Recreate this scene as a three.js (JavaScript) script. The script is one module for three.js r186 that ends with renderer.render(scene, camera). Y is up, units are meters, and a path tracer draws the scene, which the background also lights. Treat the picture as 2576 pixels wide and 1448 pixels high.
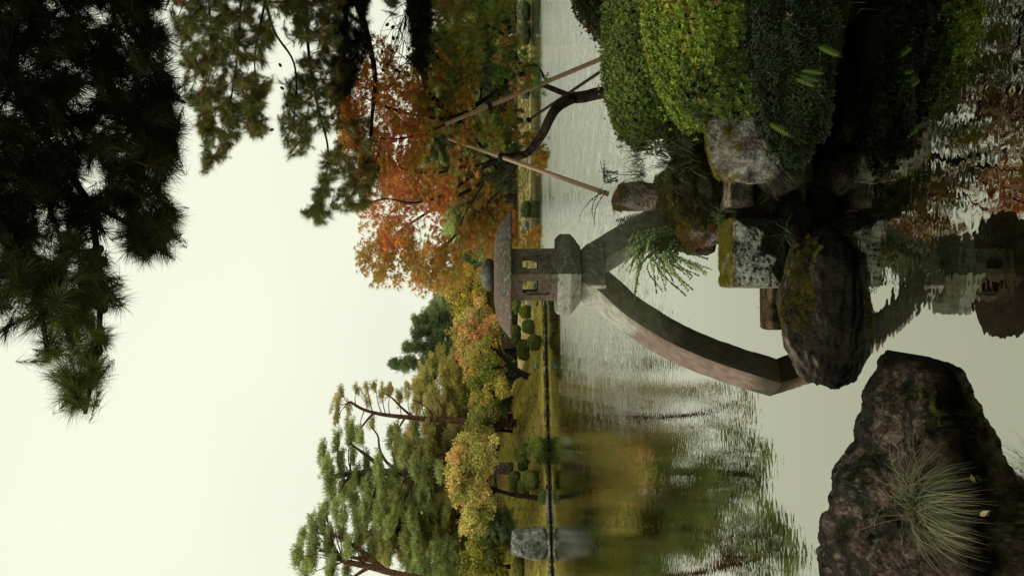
import * as THREE from 'three';
import { ImprovedNoise } from 'three/addons/math/ImprovedNoise.js';
import { MarchingCubes } from 'three/addons/objects/MarchingCubes.js';
import { mergeGeometries, mergeVertices, toCreasedNormals } from 'three/addons/utils/BufferGeometryUtils.js';
import { RoundedBoxGeometry } from 'three/addons/geometries/RoundedBoxGeometry.js';
import { Brush, Evaluator, SUBTRACTION } from 'three-bvh-csg';

// ---------------------------------------------------------------- camera, sky, sun, exposure
// The photograph is an upright picture turned a quarter to the left, so the camera is rolled: picture left is up.
const F = 2004, H = 2.32;                         // focal length in the 2576 px wide picture, eye height above the pond
const scene = new THREE.Scene();
const camera = new THREE.PerspectiveCamera(2 * Math.atan(724 / F) * 180 / Math.PI, 1024 / 575, 0.05, 1500);
camera.position.set(0, H, 0);
camera.up.set(1, 0, 0);
camera.lookAt(0, H, -1);
scene.add(camera);

const IN = new ImprovedNoise(), clamp = (x, a = 0, b = 1) => Math.min(b, Math.max(a, x)), smooth = (a, b, x) => { const t = clamp((x - a) / (b - a)); return t * t * (3 - 2 * t); };
const SKYW = 512, SKYH = 256, skyData = new Float32Array(SKYW * SKYH * 4);
for (let j = 0; j < SKYH; j++) for (let i = 0; i < SKYW; i++) {
  const el = ((j + 0.5) / SKYH - 0.5) * Math.PI, az = (i + 0.5) / SKYW * Math.PI * 2, s = Math.sin(Math.max(0, el));
  // bright overcast: even near the horizon, brighter towards the zenith; thin broad cloud bands
  const t = Math.max(0, (s - 0.52) / 0.48);
  const X = Math.cos(el) * Math.cos(az), Z = Math.cos(el) * Math.sin(az), cl = IN.noise(X * 2.3 + 7, s * 5 + 3, Z * 2.3 + 1) + 0.5 * IN.noise(X * 5 + 2, s * 11 + 9, Z * 5 + 4);
  let L = 0.865 + 0.06 * smooth(0.05, 0.5, s) + 0.045 * cl * (1 - t) + 0.95 * t * t * (3 - 2 * t);
  let c = [0.965 * L, 0.99 * L, 0.80 * L];
  if (el < -0.02) c = [0.05, 0.05, 0.035];
  const o = (j * SKYW + i) * 4; skyData[o] = c[0]; skyData[o + 1] = c[1]; skyData[o + 2] = c[2]; skyData[o + 3] = 1;
}
const sky = new THREE.DataTexture(skyData, SKYW, SKYH, THREE.RGBAFormat, THREE.FloatType);
sky.mapping = THREE.EquirectangularReflectionMapping; sky.magFilter = THREE.LinearFilter; sky.minFilter = THREE.LinearFilter; sky.needsUpdate = true;
scene.background = sky; scene.environment = sky;

const sun = new THREE.DirectionalLight(new THREE.Color(1, 0.97, 0.88), 1.5);
sun.position.set(-38, 44, -22); sun.target.position.set(0, 0, -25);
sun.castShadow = true; sun.shadow.radius = 40; sun.shadow.mapSize.set(2048, 2048);
Object.assign(sun.shadow.camera, { left: -60, right: 60, top: 60, bottom: -60, near: 1, far: 160 });
scene.add(sun, sun.target);

const renderer = new THREE.WebGLRenderer({ antialias: true });
renderer.setSize(1024, 575);
renderer.toneMapping = THREE.LinearToneMapping;
renderer.toneMappingExposure = 1.06;
renderer.shadowMap.enabled = true;

// ---------------------------------------------------------------- helpers
const V = (x, y, z) => new THREE.Vector3(x, y, z);
const P = (x, y, d) => V((724 - y) / F * d, H + (1288 - x) / F * d, -d);     // picture point at a depth -> world
function RNG(seed) { let a = seed >>> 0; const f = () => { a = (a + 0x6d2b79f5) | 0; let t = Math.imul(a ^ (a >>> 15), 1 | a); t = (t + Math.imul(t ^ (t >>> 7), 61 | t)) ^ t; return ((t ^ (t >>> 14)) >>> 0) / 4294967296; }; f.r = (lo, hi) => lo + (hi - lo) * f(); f.g = () => (f() + f() + f() - 1.5) / 0.75; f.pick = (a) => a[Math.floor(f() * a.length) % a.length]; return f; }
const noise = (x, y, z) => IN.noise(x + 31.7, y + 11.3, z + 57.1);
function fbm(x, y, z, o = 4) { let a = 0.5, s = 0; for (let i = 0; i < o; i++) { s += a * noise(x, y, z); x *= 2.03; y *= 2.03; z *= 2.03; a *= 0.5; } return s; }
const lerp = (a, b, t) => a + (b - a) * t;
const mix3 = (a, b, t) => [lerp(a[0], b[0], t), lerp(a[1], b[1], t), lerp(a[2], b[2], t)];
const C = (r, g, b) => new THREE.Color().setRGB(r, g, b);

const used = {};
function numbered(n) { used[n] = (used[n] || 0) + 1; return used[n] === 1 ? n : n + '_' + String(used[n] - 1).padStart(3, '0'); }
function shadowed(o) { o.castShadow = true; o.receiveShadow = true; return o; }
function thing(name, label, category, base, group) {
  const o = new THREE.Group(); o.name = numbered(name); o.position.copy(base);
  o.userData = { label, category }; if (group) o.userData.group = group;
  scene.add(o); return o;
}
function struct(name, geo, mat) { const m = shadowed(new THREE.Mesh(geo, mat)); m.name = numbered(name); m.userData = { kind: 'structure' }; scene.add(m); return m; }
function worldOf(o) { const v = V(0, 0, 0); for (let p = o; p; p = p.parent) v.add(p.position); return v; }
function part(parent, name, geo, mat, extra) {         // geo in world coordinates
  const w = worldOf(parent); const g = geo.clone().translate(-w.x, -w.y, -w.z);
  const m = shadowed(new THREE.Mesh(g, mat)); m.name = name; if (extra) Object.assign(m.userData, extra); parent.add(m); return m;
}
function stuffPart(parent, name, geo, mat, items) {    // items: {m: Matrix4 in world, c: [r,g,b]}
  const w = worldOf(parent), im = shadowed(new THREE.InstancedMesh(geo, mat, items.length)), c = new THREE.Color(), mm = new THREE.Matrix4(), t = new THREE.Matrix4().makeTranslation(-w.x, -w.y, -w.z);
  items.forEach((it, i) => { im.setMatrixAt(i, mm.multiplyMatrices(t, it.m)); im.setColorAt(i, c.setRGB(it.c[0], it.c[1], it.c[2])); });
  im.name = name; im.userData.kind = 'stuff'; parent.add(im); return im;
}
const _q = new THREE.Quaternion(), _q2 = new THREE.Quaternion(), _y = V(0, 1, 0);
function place(pos, dir, spin, scale) {                // local +y along dir
  _q.setFromUnitVectors(_y, dir.clone().normalize()); _q2.setFromAxisAngle(_y, spin);
  const s = typeof scale === 'number' ? V(scale, scale, scale) : scale;
  return new THREE.Matrix4().compose(pos, _q.clone().multiply(_q2), s);
}
function rdir(r) { const z = r.r(-1, 1), a = r.r(0, 6.2832), q = Math.sqrt(1 - z * z); return V(q * Math.cos(a), z, q * Math.sin(a)); }
function triGeo(pos, col) { const g = new THREE.BufferGeometry(); g.setAttribute('position', new THREE.Float32BufferAttribute(pos, 3)); if (col) g.setAttribute('color', new THREE.Float32BufferAttribute(col, 3)); g.computeVertexNormals(); return g; }
function boxUV(geo, s = 1) {                            // uv in metres, by the main direction of each face
  const g = geo.index ? geo.toNonIndexed() : geo, p = g.attributes.position, n = g.attributes.normal, uv = new Float32Array(p.count * 2);
  for (let i = 0; i < p.count; i += 3) {
    const ax = Math.abs(n.getX(i) + n.getX(i + 1) + n.getX(i + 2)), ay = Math.abs(n.getY(i) + n.getY(i + 1) + n.getY(i + 2)), az = Math.abs(n.getZ(i) + n.getZ(i + 1) + n.getZ(i + 2));
    for (let k = i; k < i + 3; k++) { const x = p.getX(k), y = p.getY(k), z = p.getZ(k); const [u, v] = ax > ay && ax > az ? [z, y] : ay > az ? [x, z] : [x, y]; uv[k * 2] = u / s; uv[k * 2 + 1] = v / s; }
  }
  g.setAttribute('uv', new THREE.BufferAttribute(uv, 2)); return g;
}
function tint(geo, fn) {                                // vertex colours from position and normal
  const p = geo.attributes.position, n = geo.attributes.normal, c = new Float32Array(p.count * 3);
  for (let i = 0; i < p.count; i++) { const k = fn(p.getX(i), p.getY(i), p.getZ(i), n.getX(i), n.getY(i), n.getZ(i)); c[i * 3] = Math.max(0.002, k[0]); c[i * 3 + 1] = Math.max(0.002, k[1]); c[i * 3 + 2] = Math.max(0.002, k[2]); }
  geo.setAttribute('color', new THREE.BufferAttribute(c, 3)); return geo;
}
function displace(geo, fn) {
  let g = geo.clone(); for (const k of ['uv', 'normal', 'color']) g.deleteAttribute(k);
  g = mergeVertices(g, 1e-5); g.computeVertexNormals();
  const p = g.attributes.position, n = g.attributes.normal, v = V(0, 0, 0), m = V(0, 0, 0);
  for (let i = 0; i < p.count; i++) { v.fromBufferAttribute(p, i); m.fromBufferAttribute(n, i); const q = fn(v, m); if (typeof q === 'number') v.addScaledVector(m, q); else v.copy(q); p.setXYZ(i, v.x, v.y, v.z); }
  g.computeVertexNormals(); return g;
}
function limb(pts, r0, r1, o = {}) {                    // a tapering, slightly knobbly tube through points
  const c = new THREE.CatmullRomCurve3(pts, false, 'centripetal'), L = c.getLength(), n = o.n || Math.max(3, Math.min(60, Math.round(L / (o.step || 0.12)))), k = o.k || 7, pos = [], uv = [], idx = [], seed = o.seed || 0;
  const fr = c.computeFrenetFrames(n, false);
  for (let i = 0; i <= n; i++) {
    const t = i / n, q = c.getPointAt(t); let r = Array.isArray(r0) ? r0[Math.min(r0.length - 1, Math.floor(t * r0.length))] : lerp(r0, r1, Math.pow(t, o.pow || 1));
    if (o.ring) r *= 1 + o.ring(t * L);
    for (let j = 0; j <= k; j++) {
      const a = j / k * Math.PI * 2, d = fr.normals[i].clone().multiplyScalar(Math.cos(a)).addScaledVector(fr.binormals[i], Math.sin(a));
      const rr = r * (1 + (o.rough ?? 0.16) * fbm(q.x * 3 / (r + 0.2) + Math.cos(a) + seed, q.y * 3 / (r + 0.2) + Math.sin(a), q.z * 2, 2));
      pos.push(q.x + d.x * rr, q.y + d.y * rr, q.z + d.z * rr); uv.push(j / k * Math.max(1, Math.round(r * 6.28 / 0.25)) * 0.25, t * L);
    }
  }
  for (let i = 0; i < n; i++) for (let j = 0; j < k; j++) { const a = i * (k + 1) + j, b = a + k + 1; idx.push(a, b, a + 1, b, b + 1, a + 1); }
  const ci = pos.length / 3; for (const e of [0, n]) { const q = c.getPointAt(e / n); pos.push(q.x, q.y, q.z); uv.push(0, 0); }
  for (let j = 0; j < k; j++) { idx.push(ci, j, j + 1); const b = n * (k + 1); idx.push(ci + 1, b + j + 1, b + j); }
  const g = new THREE.BufferGeometry(); g.setAttribute('position', new THREE.Float32BufferAttribute(pos, 3)); g.setAttribute('uv', new THREE.Float32BufferAttribute(uv, 2)); g.setIndex(idx); g.computeVertexNormals(); return g;
}
const merged = (list) => list.length === 1 ? list[0] : mergeGeometries(list.map((g) => g.index ? g.toNonIndexed() : g), false);
function inPoly(x, y, poly) { let c = false; for (let i = 0, j = poly.length - 1; i < poly.length; j = i++) { const a = poly[i], b = poly[j]; if ((a[1] > y) !== (b[1] > y) && x < (b[0] - a[0]) * (y - a[1]) / (b[1] - a[1]) + a[0]) c = !c; } return c; }
function samplePoly(poly, n, r) { const xs = poly.map((p) => p[0]), ys = poly.map((p) => p[1]), x0 = Math.min(...xs), x1 = Math.max(...xs), y0 = Math.min(...ys), y1 = Math.max(...ys), out = []; let tries = 0; while (out.length < n && tries++ < n * 60) { const x = r.r(x0, x1), y = r.r(y0, y1); if (inPoly(x, y, poly)) out.push([x, y]); } return out; }

// ---------------------------------------------------------------- textures
function pn(x, y, per, seed) { // periodic value noise
  const xi = Math.floor(x), yi = Math.floor(y), fx = x - xi, fy = y - yi, u = fx * fx * (3 - 2 * fx), v = fy * fy * (3 - 2 * fy);
  const h = (a, b) => { a = ((a % per) + per) % per; b = ((b % per) + per) % per; let t = (a * 374761393 + b * 668265263 + seed * 974711) | 0; t = Math.imul(t ^ (t >>> 13), 1274126177); return ((t ^ (t >>> 16)) >>> 0) / 4294967296; };
  return lerp(lerp(h(xi, yi), h(xi + 1, yi), u), lerp(h(xi, yi + 1), h(xi + 1, yi + 1), u), v);
}
function pf(u, v, base, oct, seed) { let s = 0, a = 0.5, t = 0; for (let i = 0; i < oct; i++) { s += a * pn(u * base, v * base, base, seed + i * 7); t += a; base *= 2; a *= 0.55; } return s / t; }
function tex(size, fn, srgb) {
  const d = new Uint8Array(size * size * 4);
  for (let j = 0; j < size; j++) for (let i = 0; i < size; i++) { const c = fn(i / size, j / size), o = (j * size + i) * 4; const a = Array.isArray(c) ? c : [c, c, c]; for (let k = 0; k < 3; k++) d[o + k] = clamp(a[k]) * 255; d[o + 3] = 255; }
  const t = new THREE.DataTexture(d, size, size); t.wrapS = t.wrapT = THREE.RepeatWrapping; t.magFilter = THREE.LinearFilter; t.minFilter = THREE.LinearMipmapLinearFilter; t.needsUpdate = true; if (srgb) t.colorSpace = THREE.SRGBColorSpace; return t;
}
const graniteMap = tex(512, (u, v) => { const a = pf(u, v, 128, 2, 3), b = pf(u, v, 8, 4, 5), c = pf(u, v, 64, 2, 9); const k = 0.86 + 0.5 * (a - 0.5) + 0.35 * (b - 0.5) - (c > 0.68 ? 0.3 : 0) + (a > 0.74 ? 0.2 : 0); return [k * 1.01, k, k * 0.96]; });
const graniteBump = tex(512, (u, v) => 0.6 * pf(u, v, 64, 3, 21) + 0.4 * pf(u, v, 10, 4, 22));
const rockMap = tex(512, (u, v) => { const b = pf(u, v, 6, 6, 31), c = pf(u, v, 40, 3, 33); const k = 0.42 + 1.3 * (b - 0.42) + 0.6 * (c - 0.5); return [k * 1.02, k, k * 0.95]; });
const rockBump = tex(512, (u, v) => { const r = 1 - Math.abs(2 * pf(u, v, 5, 5, 41) - 1); return 0.5 * r + 0.5 * pf(u, v, 24, 4, 43); });
const barkMap = tex(512, (u, v) => { const a = pf(u, v * 0.25, 32, 4, 51), b = pf(u, v, 12, 4, 52), cr = Math.abs(pf(u, v, 10, 4, 55) - 0.5); const k = 0.35 + 0.9 * (b - 0.35) + 0.3 * (a - 0.5) - (cr < 0.05 ? 0.28 : 0); return [k, k * 0.97, k * 0.92]; });
const barkBump = tex(512, (u, v) => { const cr = Math.abs(pf(u, v, 10, 4, 55) - 0.5); return clamp(cr * 5) * 0.6 + 0.4 * pf(u, v, 30, 3, 58); });
const soilMap = tex(512, (u, v) => { const b = pf(u, v, 8, 6, 61), c = pf(u, v, 90, 2, 63); const k = 0.35 + 0.9 * (b - 0.35) + 0.5 * (c - 0.5); return [k, k, k * 0.9]; });
const soilBump = tex(512, (u, v) => 0.5 * pf(u, v, 100, 2, 71) + 0.5 * pf(u, v, 16, 5, 72));
const std = (o) => new THREE.MeshPhysicalMaterial({ roughness: 0.9, specularIntensity: 0.18, ...o });
const phys = (o) => new THREE.MeshPhysicalMaterial({ roughness: 0.9, ...o });
const M = {
  granite: std({ vertexColors: true, map: graniteMap, bumpMap: graniteBump, bumpScale: 0.006, roughness: 0.92 }),
  rock: std({ vertexColors: true, map: rockMap, bumpMap: rockBump, bumpScale: 0.03, roughness: 0.9 }),
  bark: std({ color: C(0.16, 0.12, 0.085), map: barkMap, bumpMap: barkBump, bumpScale: 0.012 }),
  barkDark: std({ color: C(0.05, 0.04, 0.032), map: barkMap, bumpMap: barkBump, bumpScale: 0.012 }),
  barkRed: std({ color: C(0.30, 0.15, 0.085), map: barkMap, bumpMap: barkBump, bumpScale: 0.015 }),
  barkGrey: std({ color: C(0.20, 0.17, 0.13), map: barkMap, bumpMap: barkBump, bumpScale: 0.015 }),
  twig: std({ color: C(0.045, 0.032, 0.022) }),
  twigPale: std({ color: C(0.45, 0.42, 0.36) }),
  twigMaple: std({ color: C(0.075, 0.055, 0.04), map: barkMap, bumpMap: barkBump, bumpScale: 0.004 }),
  soil: std({ vertexColors: true, map: soilMap, bumpMap: soilBump, bumpScale: 0.04, roughness: 1 }),
  leaf: phys({ color: C(1, 1, 1), roughness: 0.8, specularIntensity: 0.3 }),
  needle: phys({ color: C(1, 1, 1), roughness: 0.8, specularIntensity: 0.12 }),
  gloss: phys({ color: C(1, 1, 1), roughness: 0.55, specularIntensity: 0.5 }),
  maple: new THREE.MeshPhysicalMaterial({ color: C(1, 1, 1), roughness: 0.95, transmission: 0.5, thickness: 0, specularIntensity: 0.2 }),
  core: std({ color: C(0.012, 0.014, 0.006), roughness: 1 }),
  blade: std({ vertexColors: true, roughness: 0.6 }),
  bamboo: std({ color: C(0.36, 0.25, 0.16), roughness: 0.5, bumpMap: barkBump, bumpScale: 0.001 }),
  bambooDark: std({ color: C(0.13, 0.085, 0.05), roughness: 0.6, bumpMap: barkBump, bumpScale: 0.001 }),
  rope: std({ color: C(0.02, 0.016, 0.012) }),
  wood: std({ vertexColors: true, map: barkMap, bumpMap: barkBump, bumpScale: 0.01 }),
  fence: std({ color: C(0.30, 0.19, 0.13), map: barkMap }),
  cone: std({ color: C(0.03, 0.02, 0.014) }),
  deadLeaf: std({ color: C(1, 1, 1), roughness: 0.8 }),
};

// ---------------------------------------------------------------- small plant geometries (unit size, +y outwards)
function needleTuft(seed, n, len, w, fan) {              // a pine shoot: needles all along an axis, swept forwards
  const r = RNG(seed), pos = [];
  for (let i = 0; i < n; i++) {
    const t = Math.pow(r(), 0.8), a = r.r(0, 6.283), o = V(r.g() * 0.02, -len + t * len, r.g() * 0.02), up = r.r(0.55, 1.5) * (0.7 + 0.9 * t) / fan;
    const d = V(Math.cos(a), up, Math.sin(a)).normalize(), L = r.r(0.7, 1.1), e = o.clone().addScaledVector(d, L).add(V(r.g() * 0.06, r.g() * 0.06, r.g() * 0.06));
    const s = V(-Math.sin(a), r.r(-0.5, 0.5), Math.cos(a)).normalize().multiplyScalar(w);
    pos.push(o.x - s.x, o.y - s.y, o.z - s.z, o.x + s.x, o.y + s.y, o.z + s.z, e.x, e.y, e.z);
  }
  return triGeo(pos);
}
function leafCloud(seed, n, size, flat = 1) {           // loose leaf-sized faces through a ball
  const r = RNG(seed), pos = [];
  for (let i = 0; i < n; i++) {
    const c = rdir(r).multiplyScalar(Math.cbrt(r()) * 1); c.y *= flat;
    const d = rdir(r), s = rdir(r).cross(d).normalize().multiplyScalar(size * r.r(0.3, 0.55)), L = size * r.r(0.8, 1.2);
    const a = c.clone().addScaledVector(d, -L / 2), b = c.clone().addScaledVector(d, L / 2), m = c.clone().addScaledVector(rdir(r), size * 0.12);
    const p = m.clone().add(s), q = m.clone().sub(s);
    for (const v of [a, p, b, a, b, q]) pos.push(v.x, v.y, v.z);
  }
  return triGeo(pos);
}
function needlePad(seed, n, w) {                        // upright sprays as on the top of a cloud-pruned pine pad
  const r = RNG(seed), pos = [];
  for (let i = 0; i < n; i++) {
    const c = V(r.r(-0.8, 0.8), r.r(-0.25, 0.2), r.r(-0.8, 0.8)), d = V(r.r(-0.7, 0.7), r.r(0.2, 1.1), r.r(-0.7, 0.7)).normalize(), L = r.r(0.45, 0.85), s = rdir(r).cross(d).normalize().multiplyScalar(w);
    const e = c.clone().addScaledVector(d, L);
    for (const v of [c.clone().sub(s), c.clone().add(s), e]) pos.push(v.x, v.y, v.z);
  }
  return triGeo(pos);
}
function rosette(seed, n, lw) {                         // a shoot tip of small leaves
  const r = RNG(seed), pos = [];
  for (let i = 0; i < n; i++) {
    const a = i / n * 6.283 * 2.4 + r.r(-0.3, 0.3), el = r.r(0.15, 1.1), d = V(Math.cos(a) * Math.cos(el), Math.sin(el), Math.sin(a) * Math.cos(el)), o = V(0, r.r(-0.25, 0.1), 0), L = r.r(0.7, 1.05);
    const s = V(-Math.sin(a), 0, Math.cos(a)).multiplyScalar(lw), up = s.clone().cross(d).normalize().multiplyScalar(-0.06);
    const m = o.clone().addScaledVector(d, L * 0.55), e = o.clone().addScaledVector(d, L); e.y -= 0.08;
    const p = m.clone().add(s).sub(up), q = m.clone().sub(s).sub(up), k = m.clone().add(up);
    for (const v of [o, p, k, k, p, e, o, k, q, k, e, q]) pos.push(v.x, v.y, v.z);
  }
  return triGeo(pos);
}
function mapleLeaf(fold) {                              // a seven-lobed leaf in the xz plane, stalk at the origin, tip along +z, drooping lobes
  const lobes = [[-2.25, 0.42], [-1.5, 0.68], [-0.75, 0.92], [0, 1], [0.75, 0.92], [1.5, 0.68], [2.25, 0.42]], rim = [];
  lobes.forEach(([a, L], i) => { if (i) rim.push([(a + lobes[i - 1][0]) / 2, 0.27]); rim.push([a - 0.14, L * 0.55], [a, L], [a + 0.14, L * 0.55]); });
  const pt = ([a, L]) => V(Math.sin(a) * L * 0.6, -fold * L * L * (0.5 + 0.5 * Math.abs(Math.sin(a))), Math.cos(a) * L * 0.6 + 0.12), pos = [], o = V(0, 0.0, 0.08);
  for (let i = 0; i + 1 < rim.length; i++) { const a = pt(rim[i]), b = pt(rim[i + 1]); for (const v of [o, a, b]) pos.push(v.x, v.y, v.z); }
  const s = 0.012; for (const v of [V(-s, 0, 0.1), V(s, 0, 0.1), V(0, 0.06, -0.35)]) pos.push(v.x, v.y, v.z);
  return triGeo(pos);
}
const G = {
  tuftA: needleTuft(1, 84, 0.9, 0.014, 1.0), tuftB: needleTuft(2, 70, 0.6, 0.014, 1.3), tuftC: needleTuft(3, 92, 1.3, 0.014, 0.9),
  tuftM: needleTuft(4, 70, 1.1, 0.013, 1.0), tuftN: needleTuft(5, 60, 0.8, 0.013, 0.8),
  cloudA: leafCloud(11, 40, 0.34), cloudB: leafCloud(12, 34, 0.42, 0.7), padA: needlePad(13, 60, 0.05), padB: needlePad(14, 50, 0.06),
  ros: rosette(15, 8, 0.2), ros2: rosette(16, 7, 0.15), mapleA: mapleLeaf(0.12), mapleB: mapleLeaf(0.3), mapleC: mapleLeaf(0.5),
};

// ---------------------------------------------------------------- the pond
const waveTile = (() => { // tileable ripple normals, 6 m; crests mostly parallel to x
  const S = 1024, r = RNG(77), L = 3, waves = [];
  for (let i = 0; i < 80; i++) { const wl = 0.026 * Math.pow(7, r()), th = r.g() * 0.75, k = L / wl, kx = Math.round(k * Math.sin(th)), ky = Math.round(k * Math.cos(th)) || 1; waves.push([kx, ky, r.r(0, 6.283), Math.pow(wl, 0.15) * r.r(0.5, 1)]); }
  const d = new Uint8Array(S * S * 4), gx = new Float32Array(S * S), gy = new Float32Array(S * S); let ss = 0;
  const sinT = new Float32Array(S); for (let i = 0; i < S; i++) sinT[i] = Math.cos(i / S * 6.28318);
  for (const [kx, ky, ph, a] of waves) { const kk = Math.hypot(kx, ky), ax = a * kx / kk, ay = a * ky / kk, p0 = Math.floor(ph / 6.28318 * S); for (let j = 0; j < S; j++) for (let i = 0; i < S; i++) { const c = sinT[(kx * i + ky * j + p0 + S * 4096) & (S - 1)]; gx[j * S + i] += ax * c; gy[j * S + i] += ay * c; } }
  for (let i = 0; i < S * S; i++) ss += gx[i] * gx[i] + gy[i] * gy[i];
  const sc = 0.30 / Math.sqrt(ss / (S * S));
  for (let j = 0; j < S; j++) for (let i = 0; i < S; i++) { const o = j * S + i, m = 0.55 + 0.9 * pf(i / S, j / S, 5, 3, 88); const n = V(-gx[o] * sc * m, -gy[o] * sc * m + 0.22, 1).normalize(); d[o * 4] = n.x * 127.5 + 127.5; d[o * 4 + 1] = n.y * 127.5 + 127.5; d[o * 4 + 2] = n.z * 127.5 + 127.5; d[o * 4 + 3] = 255; }
  const t = new THREE.DataTexture(d, S, S); t.wrapS = t.wrapT = THREE.RepeatWrapping; t.magFilter = THREE.LinearFilter; t.minFilter = THREE.LinearMipmapLinearFilter; t.needsUpdate = true; return t;
})();
{
  const LV = 14, mats = [];
  for (let i = 0; i < LV; i++) { const s = i === 0 ? 0.006 : 0.012 * Math.pow(45, (i - 1) / (LV - 2)); mats.push(new THREE.MeshPhysicalMaterial({ color: C(0.39, 0.395, 0.335), metalness: 1, roughness: 0.01 + 0.04 * i / LV, normalMap: waveTile, normalScale: new THREE.Vector2(s, s) })); }
  // how much wind ruffles the water at a place: calm by the stones and under the left bank, ruffled in the open
  const ruffle = (x, z) => {
    const d = -z, y = 724 - x / d * F, n = fbm(x * 0.05, z * 0.03, 2.2, 3), n2 = fbm(x * 0.35, z * 0.2, 7.7, 3);
    const open = smooth(6.8, 19, d + n2 * 2.5);
    const lee = smooth(800, 1230, y + n * 60);                                  // lee of the left bank
    let a = open * lerp(0.92, 0.40, lee) + 0.14 * smooth(5.2, 7.5, d) * (1 - open) + 0.12 * n + 0.14 * n2 * open;
    a *= 1 - 0.8 * smooth(37, 41, d + n * 2) * smooth(728, 750, y);
    if (x > 2) a *= 1 - 0.55 * smooth(60, 76, d + n * 12) * (1 - smooth(88, 96, d));
    a = Math.max(a, 0.10 + 0.06 * smooth(0.9, -0.6, -x) * smooth(7.5, 5, d));
    return clamp(a) * (LV - 1);
  };
  const zs = [], xs = (z) => z; let z = 4; while (z > -128) { zs.push(z); z -= Math.max(0.12, Math.abs(z) * 0.018); }
  const NX = 120, pos = [], uv = [], groups = Array.from({ length: LV }, () => []), r = RNG(5);
  const half = (z) => 4 + Math.abs(z) * 0.9;
  for (const zz of zs) for (let i = 0; i <= NX; i++) { const x = (i / NX * 2 - 1) * half(zz); pos.push(x, 0, zz); uv.push(x / 3, zz / 3); }
  for (let j = 0; j + 1 < zs.length; j++) for (let i = 0; i < NX; i++) {
    const a = j * (NX + 1) + i, b = a + NX + 1, cx = (pos[a * 3] + pos[b * 3 + 3]) / 2, cz = (zs[j] + zs[j + 1]) / 2, l = clamp(Math.floor(ruffle(cx, cz) + r()), 0, LV - 1);
    groups[l].push(a, a + 1, b, a + 1, b + 1, b);
  }
  const g = new THREE.BufferGeometry(); g.setAttribute('position', new THREE.Float32BufferAttribute(pos, 3)); g.setAttribute('uv', new THREE.Float32BufferAttribute(uv, 2));
  const idx = []; groups.forEach((a, l) => { if (a.length) g.addGroup(idx.length, a.length, l); for (const k of a) idx.push(k); }); g.setIndex(idx); g.computeVertexNormals();
  const m = new THREE.Mesh(g, mats); m.name = 'pond_water'; m.userData = { kind: 'structure' }; m.receiveShadow = true; scene.add(m);
}

// ---------------------------------------------------------------- far shores: one sheet of ground
const shore = [[-70, -26], [-30, -38.5], [-16.5, -45.8], [-12, -49.2], [-9.6, -50.5], [-4.7, -54], [-1.2, -54.9], [-0.35, -57], [-1.2, -66], [1, -84], [5.5, -96], [9, -99], [35, -99], [90, -97], [160, -80], [500, -70], [500, -700], [-500, -700], [-500, -10]];
function shoreDist(x, z) {
  let best = 1e9; for (let i = 0; i < 15; i++) { const a = shore[i], b = shore[i + 1], dx = b[0] - a[0], dz = b[1] - a[1], t = clamp(((x - a[0]) * dx + (z - a[1]) * dz) / (dx * dx + dz * dz)); best = Math.min(best, Math.hypot(x - a[0] - dx * t, z - a[1] - dz * t)); }
  return (inPoly(x, z, shore) ? best : -best) + (z < -40 ? 0.55 * noise(x * 0.45, 3, z * 0.45) + 0.2 * noise(x * 1.5, 8, z * 1.5) : 0);
}
function ground(x, z) {
  const s = shoreDist(x, z); if (s <= 0) return Math.max(-0.8, -0.05 + s * 0.6);
  const left = smooth(2, -3, x + smooth(70, 90, -z) * 30), rise = smooth(0.3, 15, s);
  return 0.20 * smooth(0.05, 0.5, s) + left * (2.55 * rise * (0.82 + 0.5 * smooth(-4, -12, x) - 0.25 * smooth(-13, -22, x))) + (1 - left) * 1.25 * smooth(0.5, 16, s) + 0.10 * fbm(x * 0.5, z * 0.5, 0, 3) * smooth(0, 2, s) + 1.5 * smooth(60, 300, s);
}
{
  const zs = [], xs = []; for (let z = -20; z > -640;) { zs.push(z); z -= z > -38 ? 3 : z > -70 ? 0.34 : z > -130 ? 1.1 : 20; }
  for (let x = -420; x <= 420;) { xs.push(x); x += Math.abs(x) < 24 ? 0.42 : Math.abs(x) < 60 ? 2 : 30; }
  const pos = [], uv = [], idx = [], W = xs.length;
  for (const z of zs) for (const x of xs) { pos.push(x, ground(x, z), z); uv.push(x / 2.2, z / 2.2); }
  for (let j = 0; j + 1 < zs.length; j++) for (let i = 0; i + 1 < W; i++) { const a = j * W + i, b = a + W; idx.push(a, a + 1, b, a + 1, b + 1, b); }
  let g = new THREE.BufferGeometry(); g.setAttribute('position', new THREE.Float32BufferAttribute(pos, 3)); g.setAttribute('uv', new THREE.Float32BufferAttribute(uv, 2)); g.setIndex(idx); g.computeVertexNormals();
  tint(g, (x, y, z) => {
    const n = fbm(x * 0.35, z * 0.35, 1, 4), n2 = fbm(x * 1.3, z * 1.3, 4, 3), s = y;
    let c = mix3([0.60, 0.48, 0.10], [0.46, 0.33, 0.13], smooth(-0.1, 0.2, n)); c = mix3(c, [0.32, 0.34, 0.08], smooth(0.05, 0.3, n2)); c = mix3(c, [0.26, 0.19, 0.09], smooth(0.16, 0.3, fbm(x * 0.9 + 7, z * 0.9, 2, 4)));
    c = mix3(c, [0.035, 0.028, 0.015], smooth(0.85, 0.45, shoreDist(x, z)));
    if (z < -80) c = mix3(c, [0.50, 0.41, 0.20], 0.7);
    return c;
  });
  struct('bank_ground', g, M.soil);
}
const bank = scene.getObjectByName('bank_ground');
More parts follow.
